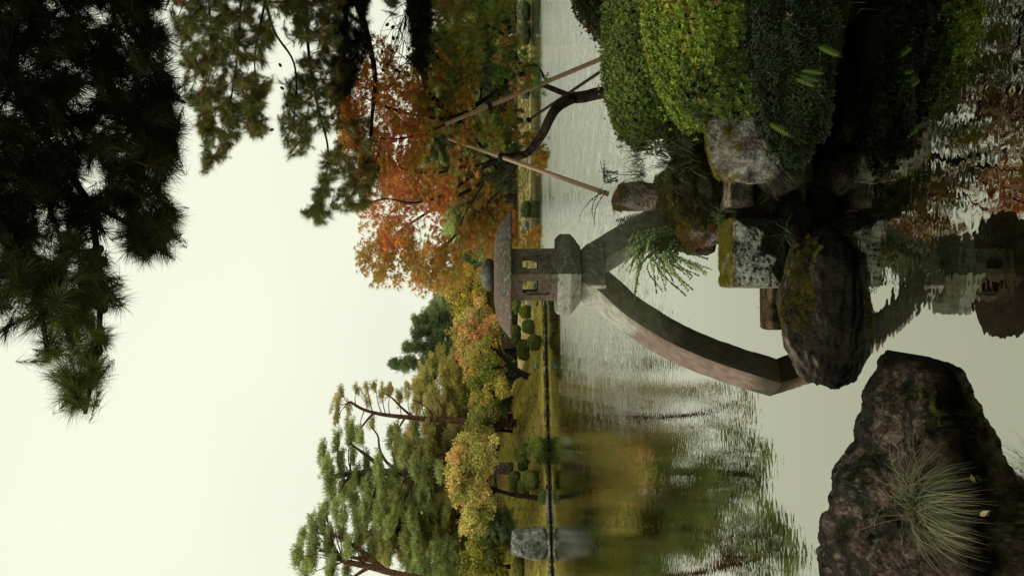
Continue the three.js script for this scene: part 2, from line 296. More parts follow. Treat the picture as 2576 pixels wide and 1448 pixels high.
{ // short grass relief on the banks
  const r = RNG(41), items = [];
  for (let i = 0; i < 16000; i++) { const d = r.r(45, 72), x = r.r(-0.42, 0.03) * d, z = -d, s = shoreDist(x, z); if (s < 0.3 || s > 22) continue; const n = fbm(x * 0.35, z * 0.35, 1, 4), c = mix3([0.60, 0.48, 0.10], [0.34, 0.36, 0.08], r()); items.push({ m: place(V(x, ground(x, z) + 0.02, z), V(r.r(-0.3, 0.3), 1, r.r(-0.3, 0.3)), r() * 6, r.r(0.07, 0.16)), c: mix3(c, [0.36, 0.23, 0.09], smooth(0, 0.3, n)) }); }
  for (let i = 0; i < 3000; i++) { const d = r.r(97, 118), x = r.r(-0.02, 0.4) * d, z = -d; if (shoreDist(x, z) < 0.5) continue; items.push({ m: place(V(x, ground(x, z) + 0.02, z), V(r.r(-0.3, 0.3), 1, r.r(-0.3, 0.3)), r() * 6, r.r(0.1, 0.25)), c: mix3([0.24, 0.18, 0.06], [0.1, 0.1, 0.03], r()) }); }
  const o = shadowed(new THREE.InstancedMesh(G.padB, M.leaf, items.length)); const c = new THREE.Color();
  items.forEach((it, i) => { o.setMatrixAt(i, it.m); o.setColorAt(i, c.setRGB(...it.c)); }); o.name = 'bank_grass'; o.userData = { kind: 'stuff', label: 'yellow green mossy grass over the far banks', category: 'grass' }; scene.add(o);
}

// ---------------------------------------------------------------- rocks
function rockGeo(seed, size, o = {}) {
  const r = RNG(seed), planes = []; for (let i = 0; i < (o.cuts ?? 10); i++) planes.push([rdir(r), r.r(o.lo ?? 0.66, 0.92)]);
  if (o.box) for (const [x, y, z, h] of [[1, 0.12, 0.2, 0.62], [-1, 0.25, 0.1, 0.66], [0.15, 1, 0.1, 0.74], [0, -1, 0, 0.8], [0.2, 0.1, 1, 0.6], [-0.5, 0.75, 0.4, 0.72]]) planes.push([V(x, y, z).normalize(), h]); const k = o.noise ?? 0.07;
  let g = displace(new THREE.IcosahedronGeometry(1, o.detail ?? 14), (v) => {
    let s = 1; for (const [n, h] of planes) { const d = v.dot(n); if (d * s > h) s = h / d; }
    v.multiplyScalar(lerp(1, s, o.sharp ?? 0.9));
    const q = fbm(v.x * 1.7 + seed, v.y * 1.7, v.z * 1.7, 5) * k * 2.2, rg = -Math.abs(noise(v.x * 2.6 + seed, v.y * 5.2, v.z * 2.6)) * k * 0.7;
    v.multiplyScalar(1 + q + rg); return V(v.x * size[0], v.y * size[1], v.z * size[2]);
  });
  return g;
}
function finishRock(g, pos, turn, colour, uvs = 0.9) {
  g.rotateY(turn).translate(pos.x, pos.y, pos.z); g.computeVertexNormals(); return boxUV(tint(g, colour), uvs * 0.5);
}
const mossC = [0.11, 0.10, 0.012];
const rockTint = (o) => (x, y, z, nx, ny, nz) => {
  const a = fbm(x * 3, y * 3, z * 3, 4), b = fbm(x * 9 + 5, y * 9, z * 9, 3), c = fbm(x * 1.6 + 9, y * 1.6, z * 1.6, 3), k = (o.k ?? 1);
  let col = mix3(o.a, o.b, smooth(-0.15, 0.2, a)); if (o.lichen) col = mix3(col, o.lichen, smooth(0.12, 0.2, b + c * 0.4) * 0.8);
  if (o.moss) col = mix3(col, mossC, smooth(o.moss, o.moss + 0.18, ny * 0.6 + c * 0.9 + a * 0.3));
  if (o.paintedShade) col = mix3(col, [0.016, 0.015, 0.008], smooth(-0.05, 0.4, nz * 0.8 + nx * 0.5 - ny * 0.5 + a * 0.5 + o.paintedShade) * 0.93);  // front and right-facing sides painted near black, standing in for shade
  if (o.wet) col = mix3(col, [0.012, 0.011, 0.006], smooth(o.wet + 0.06, o.wet - 0.06, y + a * 0.12));
  return [col[0] * k, col[1] * k, col[2] * k];
};
function rock(name, label, pos, size, seed, turn, t, o = {}) {
  const g = finishRock(rockGeo(seed, size, o), pos, turn, rockTint(t), o.uv);
  const th = thing(name, label, o.cat || 'rock', pos, o.group); part(th, 'stone', g, o.mat || M.rock); return th;
}
const gGray = { a: [0.24, 0.245, 0.22], b: [0.44, 0.45, 0.42], lichen: [0.14, 0.14, 0.11], moss: 0.75 };

// far boulder and edging stones
rock('boulder', 'large pale grey boulder on the grassy bank above the edging stones', P(1330, 1366, 47.6).add(V(0, -0.05, 0)), [1.26, 1.4, 1.1], 23, 0.3, { ...gGray, k: 0.8 }, { cuts: 3, lo: 0.8, box: 1, sharp: 1, uv: 3, noise: 0.05, detail: 24 });
rock('boulder', 'small grey stone half sunk in the mossy grass by the leaning dark tree', P(1350, 921, 54.4), [0.22, 0.17, 0.2], 19, 0.2, gGray, { detail: 6, uv: 1 });
{
  const r = RNG(9), geos = []; for (let i = 0; i < 5; i++) geos.push(rockGeo(100 + i, [1, 0.62, 0.8], { detail: 4, cuts: 6, noise: 0.05 }));
  const cols = [[0.42, 0.40, 0.34], [0.30, 0.27, 0.21], [0.5, 0.46, 0.36], [0.2, 0.19, 0.13], [0.10, 0.085, 0.045]];
  const vs = geos.map((g, i) => cols.map((c) => boxUV(tint(g.clone(), (x, y) => mix3(c, [0.06, 0.06, 0.02], smooth(0.2, -0.5, y))), 0.7)));
  const put = (x, z, s, ci) => { const m = shadowed(new THREE.Mesh(r.pick(vs)[ci], M.rock)); m.name = 'edging_stone'; m.position.set(x, 0.06 + s * 0.25, z + shoreDist(x, z)); m.rotation.y = r.r(0, 6.28); m.scale.set(s * r.r(0.9, 1.5), s * r.r(0.8, 1.2), s); bank.add(m); };
  for (let i = 1; i < 7; i++) { const a = shore[i], b = shore[i + 1], L = Math.hypot(b[0] - a[0], b[1] - a[1]); for (let s = 0; s < L;) { const t = s / L, x = lerp(a[0], b[0], t), z = lerp(a[1], b[1], t), y = 724 - x / -z * F; const big = y > 1235 ? 0.2 : 0.15; if (y < 1480) { const ci = y > 1235 ? Math.floor(r() * 4) : (r() < 0.12 ? 0 : r() < 0.4 ? 3 : 4); put(x + r.r(-0.1, 0.1), z + r.r(-0.06, 0.14), big * r.r(0.5, 1.3) * (y > 1235 ? 1 : 0.8), ci); if (y > 1250 && r() < 0.75) put(x, z - 0.35 + r.r(-0.1, 0.1), big * r.r(0.6, 1.1), Math.floor(r() * 4)); } s += r.r(0.2, 0.5) * (y > 1235 ? 0.75 : 0.42); } }
}

// ---------------------------------------------------------------- far trees
const mm4 = (r) => r;
function farTree(o) {
  const r = RNG(o.seed), d = o.d, b0 = o.trunk ? o.trunk[0] : [o.base[0], o.base[1]], base = P(b0[0], b0[1], d), t = thing(o.name, o.label, 'tree', base, o.group);
  const bark = o.bark || M.bark, tr = o.trunk ? o.trunk.map(([x, y, dz]) => P(x, y, d + (dz || 0))) : [base, base.clone().add(V(0.1, o.h || 2, 0))], px = d / F;
  const rt = (o.rt || 9) * px; part(t, 'trunk', limb(tr, rt, rt * (o.taper ?? 0.35), { step: 0.35, k: 9, seed: o.seed, rough: 0.2 }), bark);
  (o.limbs || []).forEach((l) => part(t, 'limb', limb(l.p.map(([x, y, dz]) => P(x, y, d + (dz || 0))), l.r * px, l.r * px * 0.35, { step: 0.3, k: 6, seed: o.seed }), bark));
  const items = [[], []], twigs = [], curve = tr;
  for (const pd of o.pads) {
    const [x, y, rv, ry, tone = r()] = pd, dz = (pd[5] ?? r.r(-1, 1) * (o.deep ?? 2.2)), c = P(x, y, d + dz), a = rv * px, b = ry * px;
    if (!o.noTwig) { let near = curve[0], bd = 1e9; for (let i = 0; i + 1 < curve.length; i++) for (let k = 0; k <= 6; k++) { const q = curve[i].clone().lerp(curve[i + 1], k / 6); if (q.y > c.y - a * 0.1) continue; const dd = q.distanceTo(c) + (c.y - q.y) * 0.6; if (dd < bd) { bd = dd; near = q; } } const mid = near.clone().lerp(c, 0.5); mid.y += r.r(0.1, 0.35) * near.distanceTo(c) * 0.3; mid.x += r.r(-0.3, 0.3); twigs.push(limb([near, mid, c], (o.tw || 2.0) * px, 0.5 * px, { step: 0.5, k: 5, seed: r() * 50 })); for (let k = 0; k < 3; k++) { const e = c.clone().add(V(r.r(-b, b) * 0.8, r.r(-a, a) * 0.4, r.r(-b, b) * 0.8)); twigs.push(limb([mid.clone().lerp(c, 0.5), e.clone().lerp(mid, 0.4).add(V(0, 0.1, 0)), e], 0.8 * px, 0.3 * px, { n: 4, k: 4 })); } }
    const n = Math.max(6, Math.round((o.dens || 1) * (a * b * 1 + b * b * 0.5) / (o.cs * o.cs) * 7));
    for (let i = 0; i < n; i++) {
      const q = rdir(r).multiplyScalar(Math.cbrt(r.r(0.05, 1)) * (r() < 0.14 ? 1.45 : 1)); if (o.pine && q.y < -0.2 && r() < 0.7) q.y *= -0.6;
      const lump = 1 + 0.8 * noise(c.x + q.x * 2, c.y + q.y * 3, c.z + q.z * 2);
      const p = V(c.x + q.x * b * lump, c.y + q.y * a * lump, c.z + q.z * b * lump * 0.9);
      let k = mix3(o.cols[0], o.cols[1], clamp(tone * 0.7 + 0.3 * r() + 0.25 * noise(p.x * 0.7, p.y * 0.7, p.z * 0.7))); if (o.cols[2] && noise(p.x * 0.5 + 9, p.y * 0.5, p.z * 0.5) + r.r(-0.15, 0.15) > (o.c2 ?? 0.18)) k = o.cols[2];
      const j = r.r(0.75, 1.25) * (o.pine ? 2.35 : 1.35); items[r() < 0.5 ? 0 : 1].push({ m: place(p, o.pine ? V(r.r(-0.6, 0.6), 1, r.r(-0.6, 0.6)) : rdir(r), r() * 6.28, o.cs * r.r(0.7, 1.25)), c: [k[0] * j, k[1] * j, k[2] * j] });
    }
  }
  if (twigs.length) part(t, 'branches', merged(twigs), bark);
  const gg = o.pine ? [G.padA, G.padB] : [G.cloudA, G.cloudB];
  items.forEach((l, i) => l.length && stuffPart(t, 'foliage', gg[i], M.leaf, l));
  return t;
}
function scatterPads(r, cx, cy, rv, ry, n, pv, ph, flat) { const out = []; for (let i = 0; i < n; i++) { const a = r.r(0, 6.283), q = Math.sqrt(r()); out.push([cx + Math.cos(a) * q * rv, cy + Math.sin(a) * q * ry, pv * r.r(0.7, 1.3), ph * r.r(0.7, 1.3), r()]); } return out; }
const PG = [[0.085, 0.105, 0.035], [0.18, 0.20, 0.07]], PB = [[0.11, 0.095, 0.03], [0.2, 0.165, 0.06]], PD = [[0.03, 0.045, 0.018], [0.075, 0.1, 0.035]], YG = [[0.14, 0.13, 0.02], [0.34, 0.25, 0.035]], OR = [[0.34, 0.19, 0.03], [0.52, 0.25, 0.06]];
const R = RNG(2024);
// left edge pine
farTree({ name: 'pine_tree', label: 'dark green pine with thick red brown trunk at the far left end of the bank', seed: 1, d: 49, trunk: [[1290, 1470], [1100, 1462], [985, 1440], [930, 1425], [865, 1412]], rt: 12, taper: 0.6, bark: M.barkRed, limbs: [{ p: [[975, 1440], [940, 1410], [895, 1375], [850, 1350], [800, 1340]], r: 7 }, { p: [[930, 1425], [905, 1440], [860, 1470]], r: 6 }, { p: [[945, 1412], [880, 1400], [840, 1390], [800, 1385]], r: 6 }], pads: [[755, 1400, 12, 34], [775, 1440, 12, 30], [765, 1350, 10, 22], [795, 1335, 13, 36], [790, 1395, 12, 40], [815, 1300, 13, 34], [832, 1360, 12, 44], [838, 1425, 14, 34], [850, 1285, 12, 26], [865, 1325, 12, 34], [880, 1375, 10, 30], [905, 1345, 14, 34], [915, 1400, 8, 20], [940, 1380, 12, 30], [875, 1440, 10, 26], [785, 1300, 8, 16], [820, 1270, 8, 14], [900, 1300, 10, 22]], cols: PG, cs: 0.36, pine: 1, deep: 1.6, tw: 2.2 });
// big pine left of centre
farTree({ name: 'pine_tree', label: 'tall broad pine with straight grey trunk and flat layered boughs above the clipped shrubs', seed: 2, d: 55, trunk: [[1292, 1178], [1150, 1181], [1000, 1187], [900, 1190], [850, 1196], [825, 1203]], rt: 16, taper: 0.4, bark: M.barkGrey, limbs: [{ p: [[965, 1184], [940, 1160], [915, 1140], [880, 1115]], r: 7 }, { p: [[1010, 1185], [975, 1165], [955, 1130], [950, 1095], [935, 1075]], r: 5 }, { p: [[890, 1190], [865, 1215], [850, 1240]], r: 6 }, { p: [[1040, 1188], [1030, 1230], [1010, 1270], [990, 1300]], r: 6 }, { p: [[960, 1190], [945, 1230], [930, 1280]], r: 5 }], pads: [[815, 1130, 11, 22], [825, 1170, 12, 32], [835, 1215, 13, 36], [850, 1110, 10, 24], [862, 1165, 11, 34], [866, 1240, 12, 34], [840, 1245, 10, 22], [885, 1085, 12, 34], [890, 1140, 9, 22], [900, 1200, 10, 34], [895, 1255, 12, 30], [912, 1100, 8, 20], [925, 1165, 9, 28], [930, 1225, 10, 34], [920, 1285, 12, 34], [958, 1180, 10, 36], [965, 1240, 10, 40], [955, 1300, 12, 34], [995, 1200, 10, 36], [1000, 1270, 10, 40], [985, 1320, 10, 30], [1045, 1165, 8, 26], [1075, 1190, 11, 42], [1062, 1240, 9, 34], [1110, 1185, 9, 26], [1085, 1255, 10, 30], [1040, 1300, 10, 34], [870, 1290, 9, 20], [1015, 1130, 9, 28], [985, 1100, 9, 24]], cols: PG, cs: 0.36, pine: 1, deep: 2.4, tw: 2 });
// tall thin red pine
farTree({ name: 'pine_tree', label: 'slender red trunked pine with wispy open crown rising in the middle of the bank', seed: 3, d: 59, trunk: [[1300, 1064], [1180, 1060], [1100, 1055], [1010, 1048], [950, 1040], [910, 1028], [880, 1010]], rt: 11, taper: 0.3, bark: M.barkRed, limbs: [{ p: [[1040, 1050], [1010, 1025], [985, 1000], [960, 985]], r: 4 }, { p: [[1090, 1055], [1080, 1030], [1040, 1005]], r: 4 }, { p: [[940, 1038], [920, 1060], [900, 1085], [880, 1100]], r: 4 }, { p: [[1020, 1048], [1000, 1080], [985, 1100]], r: 3.5 }, { p: [[1120, 1056], [1115, 1030], [1095, 1000]], r: 4 }], pads: [[848, 1010, 10, 20], [852, 1045, 10, 24], [862, 985, 10, 16], [878, 1065, 11, 20], [880, 1020, 8, 16], [900, 980, 11, 14], [905, 1090, 12, 18], [925, 975, 12, 12], [925, 1005, 9, 14], [945, 970, 12, 14], [940, 1065, 9, 16], [965, 990, 11, 18], [985, 975, 12, 20], [1010, 1000, 13, 22], [1030, 980, 13, 20], [1050, 1015, 14, 22], [1060, 985, 12, 18], [1085, 1000, 14, 24], [1000, 1080, 9, 18], [1035, 1085, 10, 20], [1100, 1040, 13, 20], [1075, 1075, 12, 24], [1120, 1005, 14, 22], [1140, 1040, 12, 22]], cols: [[0.13, 0.12, 0.04], [0.24, 0.19, 0.07]], cs: 0.34, pine: 1, deep: 2, dens: 0.62, tw: 1.5 });
// brownish pines behind the yellow maple
farTree({ name: 'pine_tree', label: 'brownish green pine behind the yellow maple, between the broad pine and the left edge pine', seed: 4, d: 62, trunk: [[1290, 1290], [1100, 1300], [960, 1305], [900, 1300]], rt: 9, bark: M.barkGrey, limbs: [], pads: [...scatterPads(RNG(71), 1000, 1345, 90, 50, 16, 11, 30), ...scatterPads(RNG(74), 1140, 1350, 80, 85, 22, 12, 34), [905, 1300, 11, 26, 0.8], [915, 1330, 10, 24, 0.9], [960, 1330, 12, 30, 0.8], [950, 1370, 11, 26]], cols: [[0.07, 0.075, 0.022], [0.2, 0.165, 0.055]], cs: 0.42, pine: 1, deep: 3, tw: 1.6 });
farTree({ name: 'pine_tree', label: 'low green pine boughs under the left edge pine, behind the grey boulder', seed: 5, d: 57, trunk: [[1290, 1445], [1150, 1435], [1060, 1430]], rt: 9, bark: M.barkGrey, pads: [...scatterPads(RNG(72), 1100, 1415, 95, 55, 26, 12, 34)], cols: PG, cs: 0.4, pine: 1, deep: 3, tw: 1.6 });
farTree({ name: 'pine_tree', label: 'olive brown pine standing behind the slender red trunked pine', seed: 6, d: 66, trunk: [[1290, 1125], [1100, 1130], [1000, 1120]], rt: 8, bark: M.barkGrey, pads: [...scatterPads(RNG(73), 1090, 1110, 90, 75, 28, 12, 30), ...scatterPads(RNG(75), 1100, 1230, 90, 60, 18, 12, 30)], cols: [[0.08, 0.085, 0.028], [0.17, 0.15, 0.05]], cs: 0.45, pine: 1, deep: 3, tw: 1.5 });
farTree({ name: 'pine_tree', label: 'yellow olive pine with tiered pads left of the lantern finial', seed: 7, d: 68, trunk: [[1290, 935], [1180, 932], [1085, 930]], rt: 7, bark: M.barkGrey, pads: [[1090, 915, 12, 24], [1095, 950, 12, 24], [1115, 890, 13, 22], [1120, 935, 12, 28], [1130, 970, 13, 26], [1145, 905, 12, 26], [1150, 945, 13, 30], [1165, 985, 13, 26], [1075, 975, 13, 22], [1050, 965, 12, 18], [1100, 1000, 14, 26], [1180, 930, 12, 30]], cols: [[0.13, 0.12, 0.03], [0.24, 0.2, 0.055]], cs: 0.44, pine: 1, deep: 2.4, tw: 1.5 });
farTree({ name: 'pine_tree', label: 'soft olive pine filling the gap behind the trunk of the broad layered pine', seed: 8, d: 69, trunk: [[1290, 1210], [1150, 1205], [1000, 1210]], rt: 8, bark: M.barkGrey, pads: [...scatterPads(RNG(76), 1110, 1200, 110, 110, 44, 13, 32), ...scatterPads(RNG(77), 990, 1265, 70, 70, 18, 12, 30)], cols: [[0.11, 0.115, 0.035], [0.21, 0.19, 0.065]], cs: 0.46, pine: 1, deep: 3, tw: 1.5 });
farTree({ name: 'pine_tree', label: 'soft green pine behind the slender red pine, reaching towards the skyline conifers', seed: 9, d: 71, trunk: [[1290, 1020], [1150, 1015], [1060, 1010]], rt: 8, bark: M.barkGrey, pads: [...scatterPads(RNG(78), 1130, 1010, 85, 85, 32, 13, 30), ...scatterPads(RNG(79), 1200, 1380, 80, 80, 24, 13, 32)], cols: [[0.12, 0.13, 0.04], [0.22, 0.21, 0.07]], cs: 0.46, pine: 1, deep: 3, tw: 1.5 });
farTree({ name: 'conifer_tree', label: 'soft grey green tree line conifer stepping down between the skyline conifers and the lantern finial', seed: 10, d: 84, trunk: [[1290, 800], [1200, 802], [1110, 800]], rt: 7, bark: M.barkDark, pads: [...scatterPads(RNG(180), 1150, 800, 62, 95, 40, 14, 26), [1085, 825, 14, 18], [1098, 780, 14, 18], [1120, 740, 14, 20]], cols: [[0.07, 0.095, 0.04], [0.15, 0.18, 0.075]], cs: 0.5, pine: 1, deep: 3, tw: 1.2 });
farTree({ name: 'pine_tree', label: 'feathery olive pine filling in between the broad layered pine and the left edge pine', seed: 12, d: 60, trunk: [[1290, 1340], [1100, 1335], [960, 1330]], rt: 7, bark: M.barkGrey, pads: [...scatterPads(RNG(181), 1040, 1330, 130, 75, 44, 11, 30), ...scatterPads(RNG(182), 940, 1240, 60, 80, 16, 10, 26)], cols: [[0.09, 0.1, 0.03], [0.19, 0.18, 0.06]], cs: 0.4, pine: 1, deep: 3, tw: 1.4 });
// dark conifers on the skyline
function conifer(label, seed, d, bx, by, top, w, cols, n) { const r = RNG(seed), pads = []; for (let i = 0; i < n; i++) { const t = (i + 0.5) / n, x = lerp(bx, top, t), wd = w * (1 - t * 0.85); for (let k = 0; k < 5; k++) pads.push([x + r.r(-16, 16), by + r.r(-1, 1) * wd, 12 * r.r(0.8, 1.4), Math.max(6, wd * r.r(0.35, 0.6)), r()]); } pads.push([top + 4, by, 9, 4, 0.5]); return farTree({ name: 'conifer_tree', label, seed, d, trunk: [[bx, by], [(bx + top) / 2, by + 1], [top, by]], rt: 6, taper: 0.2, bark: M.barkDark, pads, cols, cs: 0.5, pine: 1, deep: 2.2, dens: 0.8, tw: 1 }); }
conifer('dark spiky conifer on the skyline beside the slender red trunked pine', 21, 74, 1240, 915, 990, 34, PD, 12);
conifer('dark pointed conifer with dense dark needles, second along the skyline towards the lantern', 22, 77, 1240, 875, 1030, 30, PD, 11);
conifer('dark upright conifer with tufted top near the skyline middle', 23, 80, 1240, 838, 1050, 40, PD, 12);
conifer('dark narrow conifer with flat crown just beside another on the skyline', 24, 82, 1240, 808, 1058, 36, PD, 11);
conifer('grey green soft conifer behind the orange maple', 25, 86, 1250, 785, 1082, 48, [[0.08, 0.11, 0.045], [0.15, 0.19, 0.08]], 10);
conifer('pale grey green conifer low on the skyline above the orange maple', 26, 90, 1250, 815, 1118, 42, [[0.09, 0.12, 0.05], [0.16, 0.2, 0.085]], 9);
conifer('small dark blue green conifer on the skyline left of the finial', 27, 92, 1250, 752, 1098, 30, [[0.03, 0.05, 0.03], [0.07, 0.1, 0.055]], 8);
conifer('distant dark conifer seen between finial and orange maple', 28, 95, 1250, 690, 1130, 30, PD, 8);
// maples and broadleaf on the left bank
farTree({ name: 'maple_tree', label: 'orange and yellow maple behind the left half of the lantern roof', seed: 31, d: 64, trunk: [[1298, 880], [1250, 872], [1190, 868]], rt: 7, bark: M.barkDark, limbs: [{ p: [[1250, 872], [1220, 900], [1195, 930]], r: 4 }], pads: [...scatterPads(RNG(81), 1200, 850, 48, 85, 44, 13, 24), ...scatterPads(RNG(82), 1225, 930, 38, 45, 16, 12, 22)], cols: [[0.28, 0.25, 0.07], [0.46, 0.32, 0.11], [0.56, 0.27, 0.11]], c2: 0.17, cs: 0.4, deep: 2.6, tw: 1.2, dens: 0.85 });
farTree({ name: 'maple_tree', label: 'yellow green maple touched with orange rising behind the lantern finial', seed: 32, d: 70, trunk: [[1298, 730], [1230, 733], [1170, 735]], rt: 7, bark: M.barkDark, pads: [...scatterPads(RNG(83), 1190, 742, 55, 50, 34, 14, 24), [1130, 735, 12, 16], [1150, 715, 12, 18]], cols: [[0.22, 0.2, 0.035], [0.4, 0.3, 0.05], [0.5, 0.24, 0.06]], c2: 0.2, cs: 0.42, deep: 2.4, tw: 1.2 });
farTree({ name: 'leaning_tree', label: 'leaning tree with dark forked trunk and bright green leaves on the mossy mound', seed: 33, d: 56, trunk: [[1330, 948], [1310, 938], [1290, 922], [1270, 900], [1245, 880], [1225, 862]], rt: 9, taper: 0.4, bark: M.barkDark, limbs: [{ p: [[1312, 940], [1295, 950], [1270, 952], [1245, 962], [1225, 978]], r: 6 }, { p: [[1280, 912], [1265, 925], [1240, 915], [1220, 900]], r: 4 }, { p: [[1262, 895], [1255, 868], [1250, 850]], r: 4 }], pads: [...scatterPads(RNG(84), 1222, 915, 30, 45, 14, 11, 22), ...scatterPads(RNG(85), 1240, 975, 30, 50, 18, 12, 22), [1250, 880, 10, 22], [1265, 960, 9, 20], [1195, 960, 12, 26], [1200, 1000, 12, 26], [1215, 1040, 12, 26], [1245, 1030, 10, 22]], cols: [[0.09, 0.12, 0.02], [0.24, 0.24, 0.04], [0.36, 0.28, 0.06]], c2: 0.2, cs: 0.36, deep: 2, tw: 1 });
farTree({ name: 'maple_tree', label: 'yellow green maple over the mound between the slender pine and the dark stump', seed: 34, d: 58, trunk: [[1290, 1085], [1250, 1080], [1200, 1075]], rt: 5, bark: M.barkDark, pads: [...scatterPads(RNG(86), 1215, 1060, 34, 45, 22, 11, 22), ...scatterPads(RNG(87), 1215, 1010, 28, 32, 10, 11, 20)], cols: [[0.16, 0.18, 0.045], [0.33, 0.29, 0.08], [0.42, 0.28, 0.09]], c2: 0.25, cs: 0.36, deep: 2, tw: 1 });
farTree({ name: 'maple_tree', label: 'yellow maple with dark lichened trunk leaning over the clipped shrubs near the shore', seed: 35, d: 50.2, trunk: [[1352, 1252], [1320, 1248], [1285, 1243], [1250, 1232], [1228, 1225], [1200, 1215]], rt: 6.5, taper: 0.55, bark: M.barkDark, limbs: [{ p: [[1250, 1232], [1225, 1250], [1195, 1270], [1175, 1300]], r: 4 }, { p: [[1240, 1228], [1205, 1195], [1180, 1170]], r: 4 }], pads: [...scatterPads(RNG(88), 1180, 1200, 48, 62, 36, 11, 24), ...scatterPads(RNG(89), 1195, 1140, 40, 42, 20, 11, 20), ...scatterPads(RNG(90), 1200, 1285, 34, 52, 18, 10, 22), [1235, 1140, 10, 20], [1245, 1110, 8, 14], [1170, 1330, 8, 14, 1], [1190, 1345, 8, 14, 1], [1255, 1265, 8, 18], [1140, 1150, 10, 20], [1140, 1210, 10, 24]], cols: [[0.24, 0.24, 0.06], [0.44, 0.37, 0.11], [0.52, 0.34, 0.12]], c2: 0.2, cs: 0.34, deep: 1.8, tw: 1.1 });
farTree({ name: 'broadleaf_tree', label: 'yellow green bushy tree at the left edge above the grey boulder', seed: 36, d: 53, trunk: [[1285, 1425], [1240, 1425], [1200, 1420]], rt: 6, bark: M.barkDark, pads: [...scatterPads(RNG(91), 1215, 1415, 55, 45, 30, 12, 24)], cols: [[0.1, 0.11, 0.02], [0.27, 0.25, 0.04]], cs: 0.36, deep: 2, tw: 1 });
farTree({ name: 'weeping_conifer', label: 'dark blue green drooping conifer right behind the grey boulder', seed: 37, d: 52, trunk: [[1295, 1345], [1250, 1345], [1215, 1340]], rt: 6, bark: M.barkDark, pads: [...scatterPads(RNG(92), 1250, 1345, 36, 56, 26, 12, 22)], cols: [[0.025, 0.04, 0.018], [0.07, 0.095, 0.035]], cs: 0.36, pine: 1, deep: 1.6, tw: 1 });
farTree({ name: 'pine_shrub', label: 'low black green pine on the mound beside the leaning tree', seed: 38, d: 57, trunk: [[1292, 1000], [1270, 998], [1255, 995]], rt: 4, bark: M.barkDark, pads: [...scatterPads(RNG(93), 1272, 998, 14, 30, 14, 8, 16)], cols: [[0.016, 0.026, 0.01], [0.05, 0.065, 0.02]], cs: 0.32, pine: 1, deep: 1.2, tw: 0.8 });
// far right shore trees, behind the near maple
farTree({ name: 'pine_tree', label: 'dark clipped pine with rounded tiers on the far shore behind the maple leaves', seed: 51, d: 104, trunk: [[1300, 500], [1150, 495], [1030, 480], [985, 470]], rt: 7, bark: M.barkDark, limbs: [], pads: [[965, 460, 12, 12], [968, 485, 12, 12], [985, 475, 12, 16], [1000, 460, 12, 12], [1005, 490, 13, 16], [1030, 470, 14, 22], [1050, 500, 14, 22], [1080, 480, 16, 30], [1110, 500, 16, 30], [1150, 480, 16, 36], [1190, 500, 18, 40], [1230, 480, 18, 40]], cols: PD, cs: 0.6, pine: 1, deep: 3 });
for (const [i, a] of [['deep green broad pine on the far shore right of the lantern roof', 560, 1120, 46], ['bluish green tree on the far shore between lantern finial and maple branches', 610, 1135, 40], ['dark spreading pine on the far shore behind the bamboo prop', 400, 1060, 70], ['dark green pine on the far shore behind the forked maple trunk', 270, 1070, 80], ['green pine on the far shore behind the walkers', 140, 1080, 80], ['tall green tree at the far right end of the far shore', 10, 1060, 90], ['grey green pine low on the far shore behind the lantern finial', 665, 1150, 40]].entries())
  farTree({ name: 'far_shore_tree', label: a[0], seed: 60 + i, d: 117 + i * 1.7, trunk: [[1299, a[1]], [1200, a[1] + 4], [a[2] + 25, a[1]]], rt: 7, bark: M.barkDark, pads: scatterPads(RNG(160 + i), (a[2] + 1266) / 2, a[1], (1266 - a[2]) / 2, a[3], 34, 15, 30), cols: i % 2 ? [[0.05, 0.08, 0.03], [0.12, 0.17, 0.06]] : PG, cs: 0.7, pine: i !== 1, deep: 4, tw: 1.4 });
{ // the wood that closes the view behind, one mass
  const r = RNG(300), items = [];
  for (let i = 0; i < 5200; i++) {
    const y = r.r(-250, 1700), d = r.r(122, 165), top = 1175 + 40 * Math.sin(y * 0.013) + 30 * fbm(y * 0.02, 1, 1, 2) - (y > 1000 ? 60 : 0) - (y < 450 ? 60 : 0), x = r.r(top, 1292), p = P(x, y, d);
    
    const k = mix3([0.03, 0.045, 0.018], [0.1, 0.125, 0.045], r()); items.push({ m: place(p, rdir(r), r() * 6, r.r(1.2, 2.4)), c: k });
  }
  const o = shadowed(new THREE.InstancedMesh(G.cloudA, M.leaf, items.length)), c = new THREE.Color(); items.forEach((it, i) => { o.setMatrixAt(i, it.m); o.setColorAt(i, c.setRGB(...it.c)); });
  o.name = 'far_woodland'; o.userData = { kind: 'stuff', label: 'dense dark green woodland closing the view behind the pond', category: 'woodland' }; scene.add(o);
}

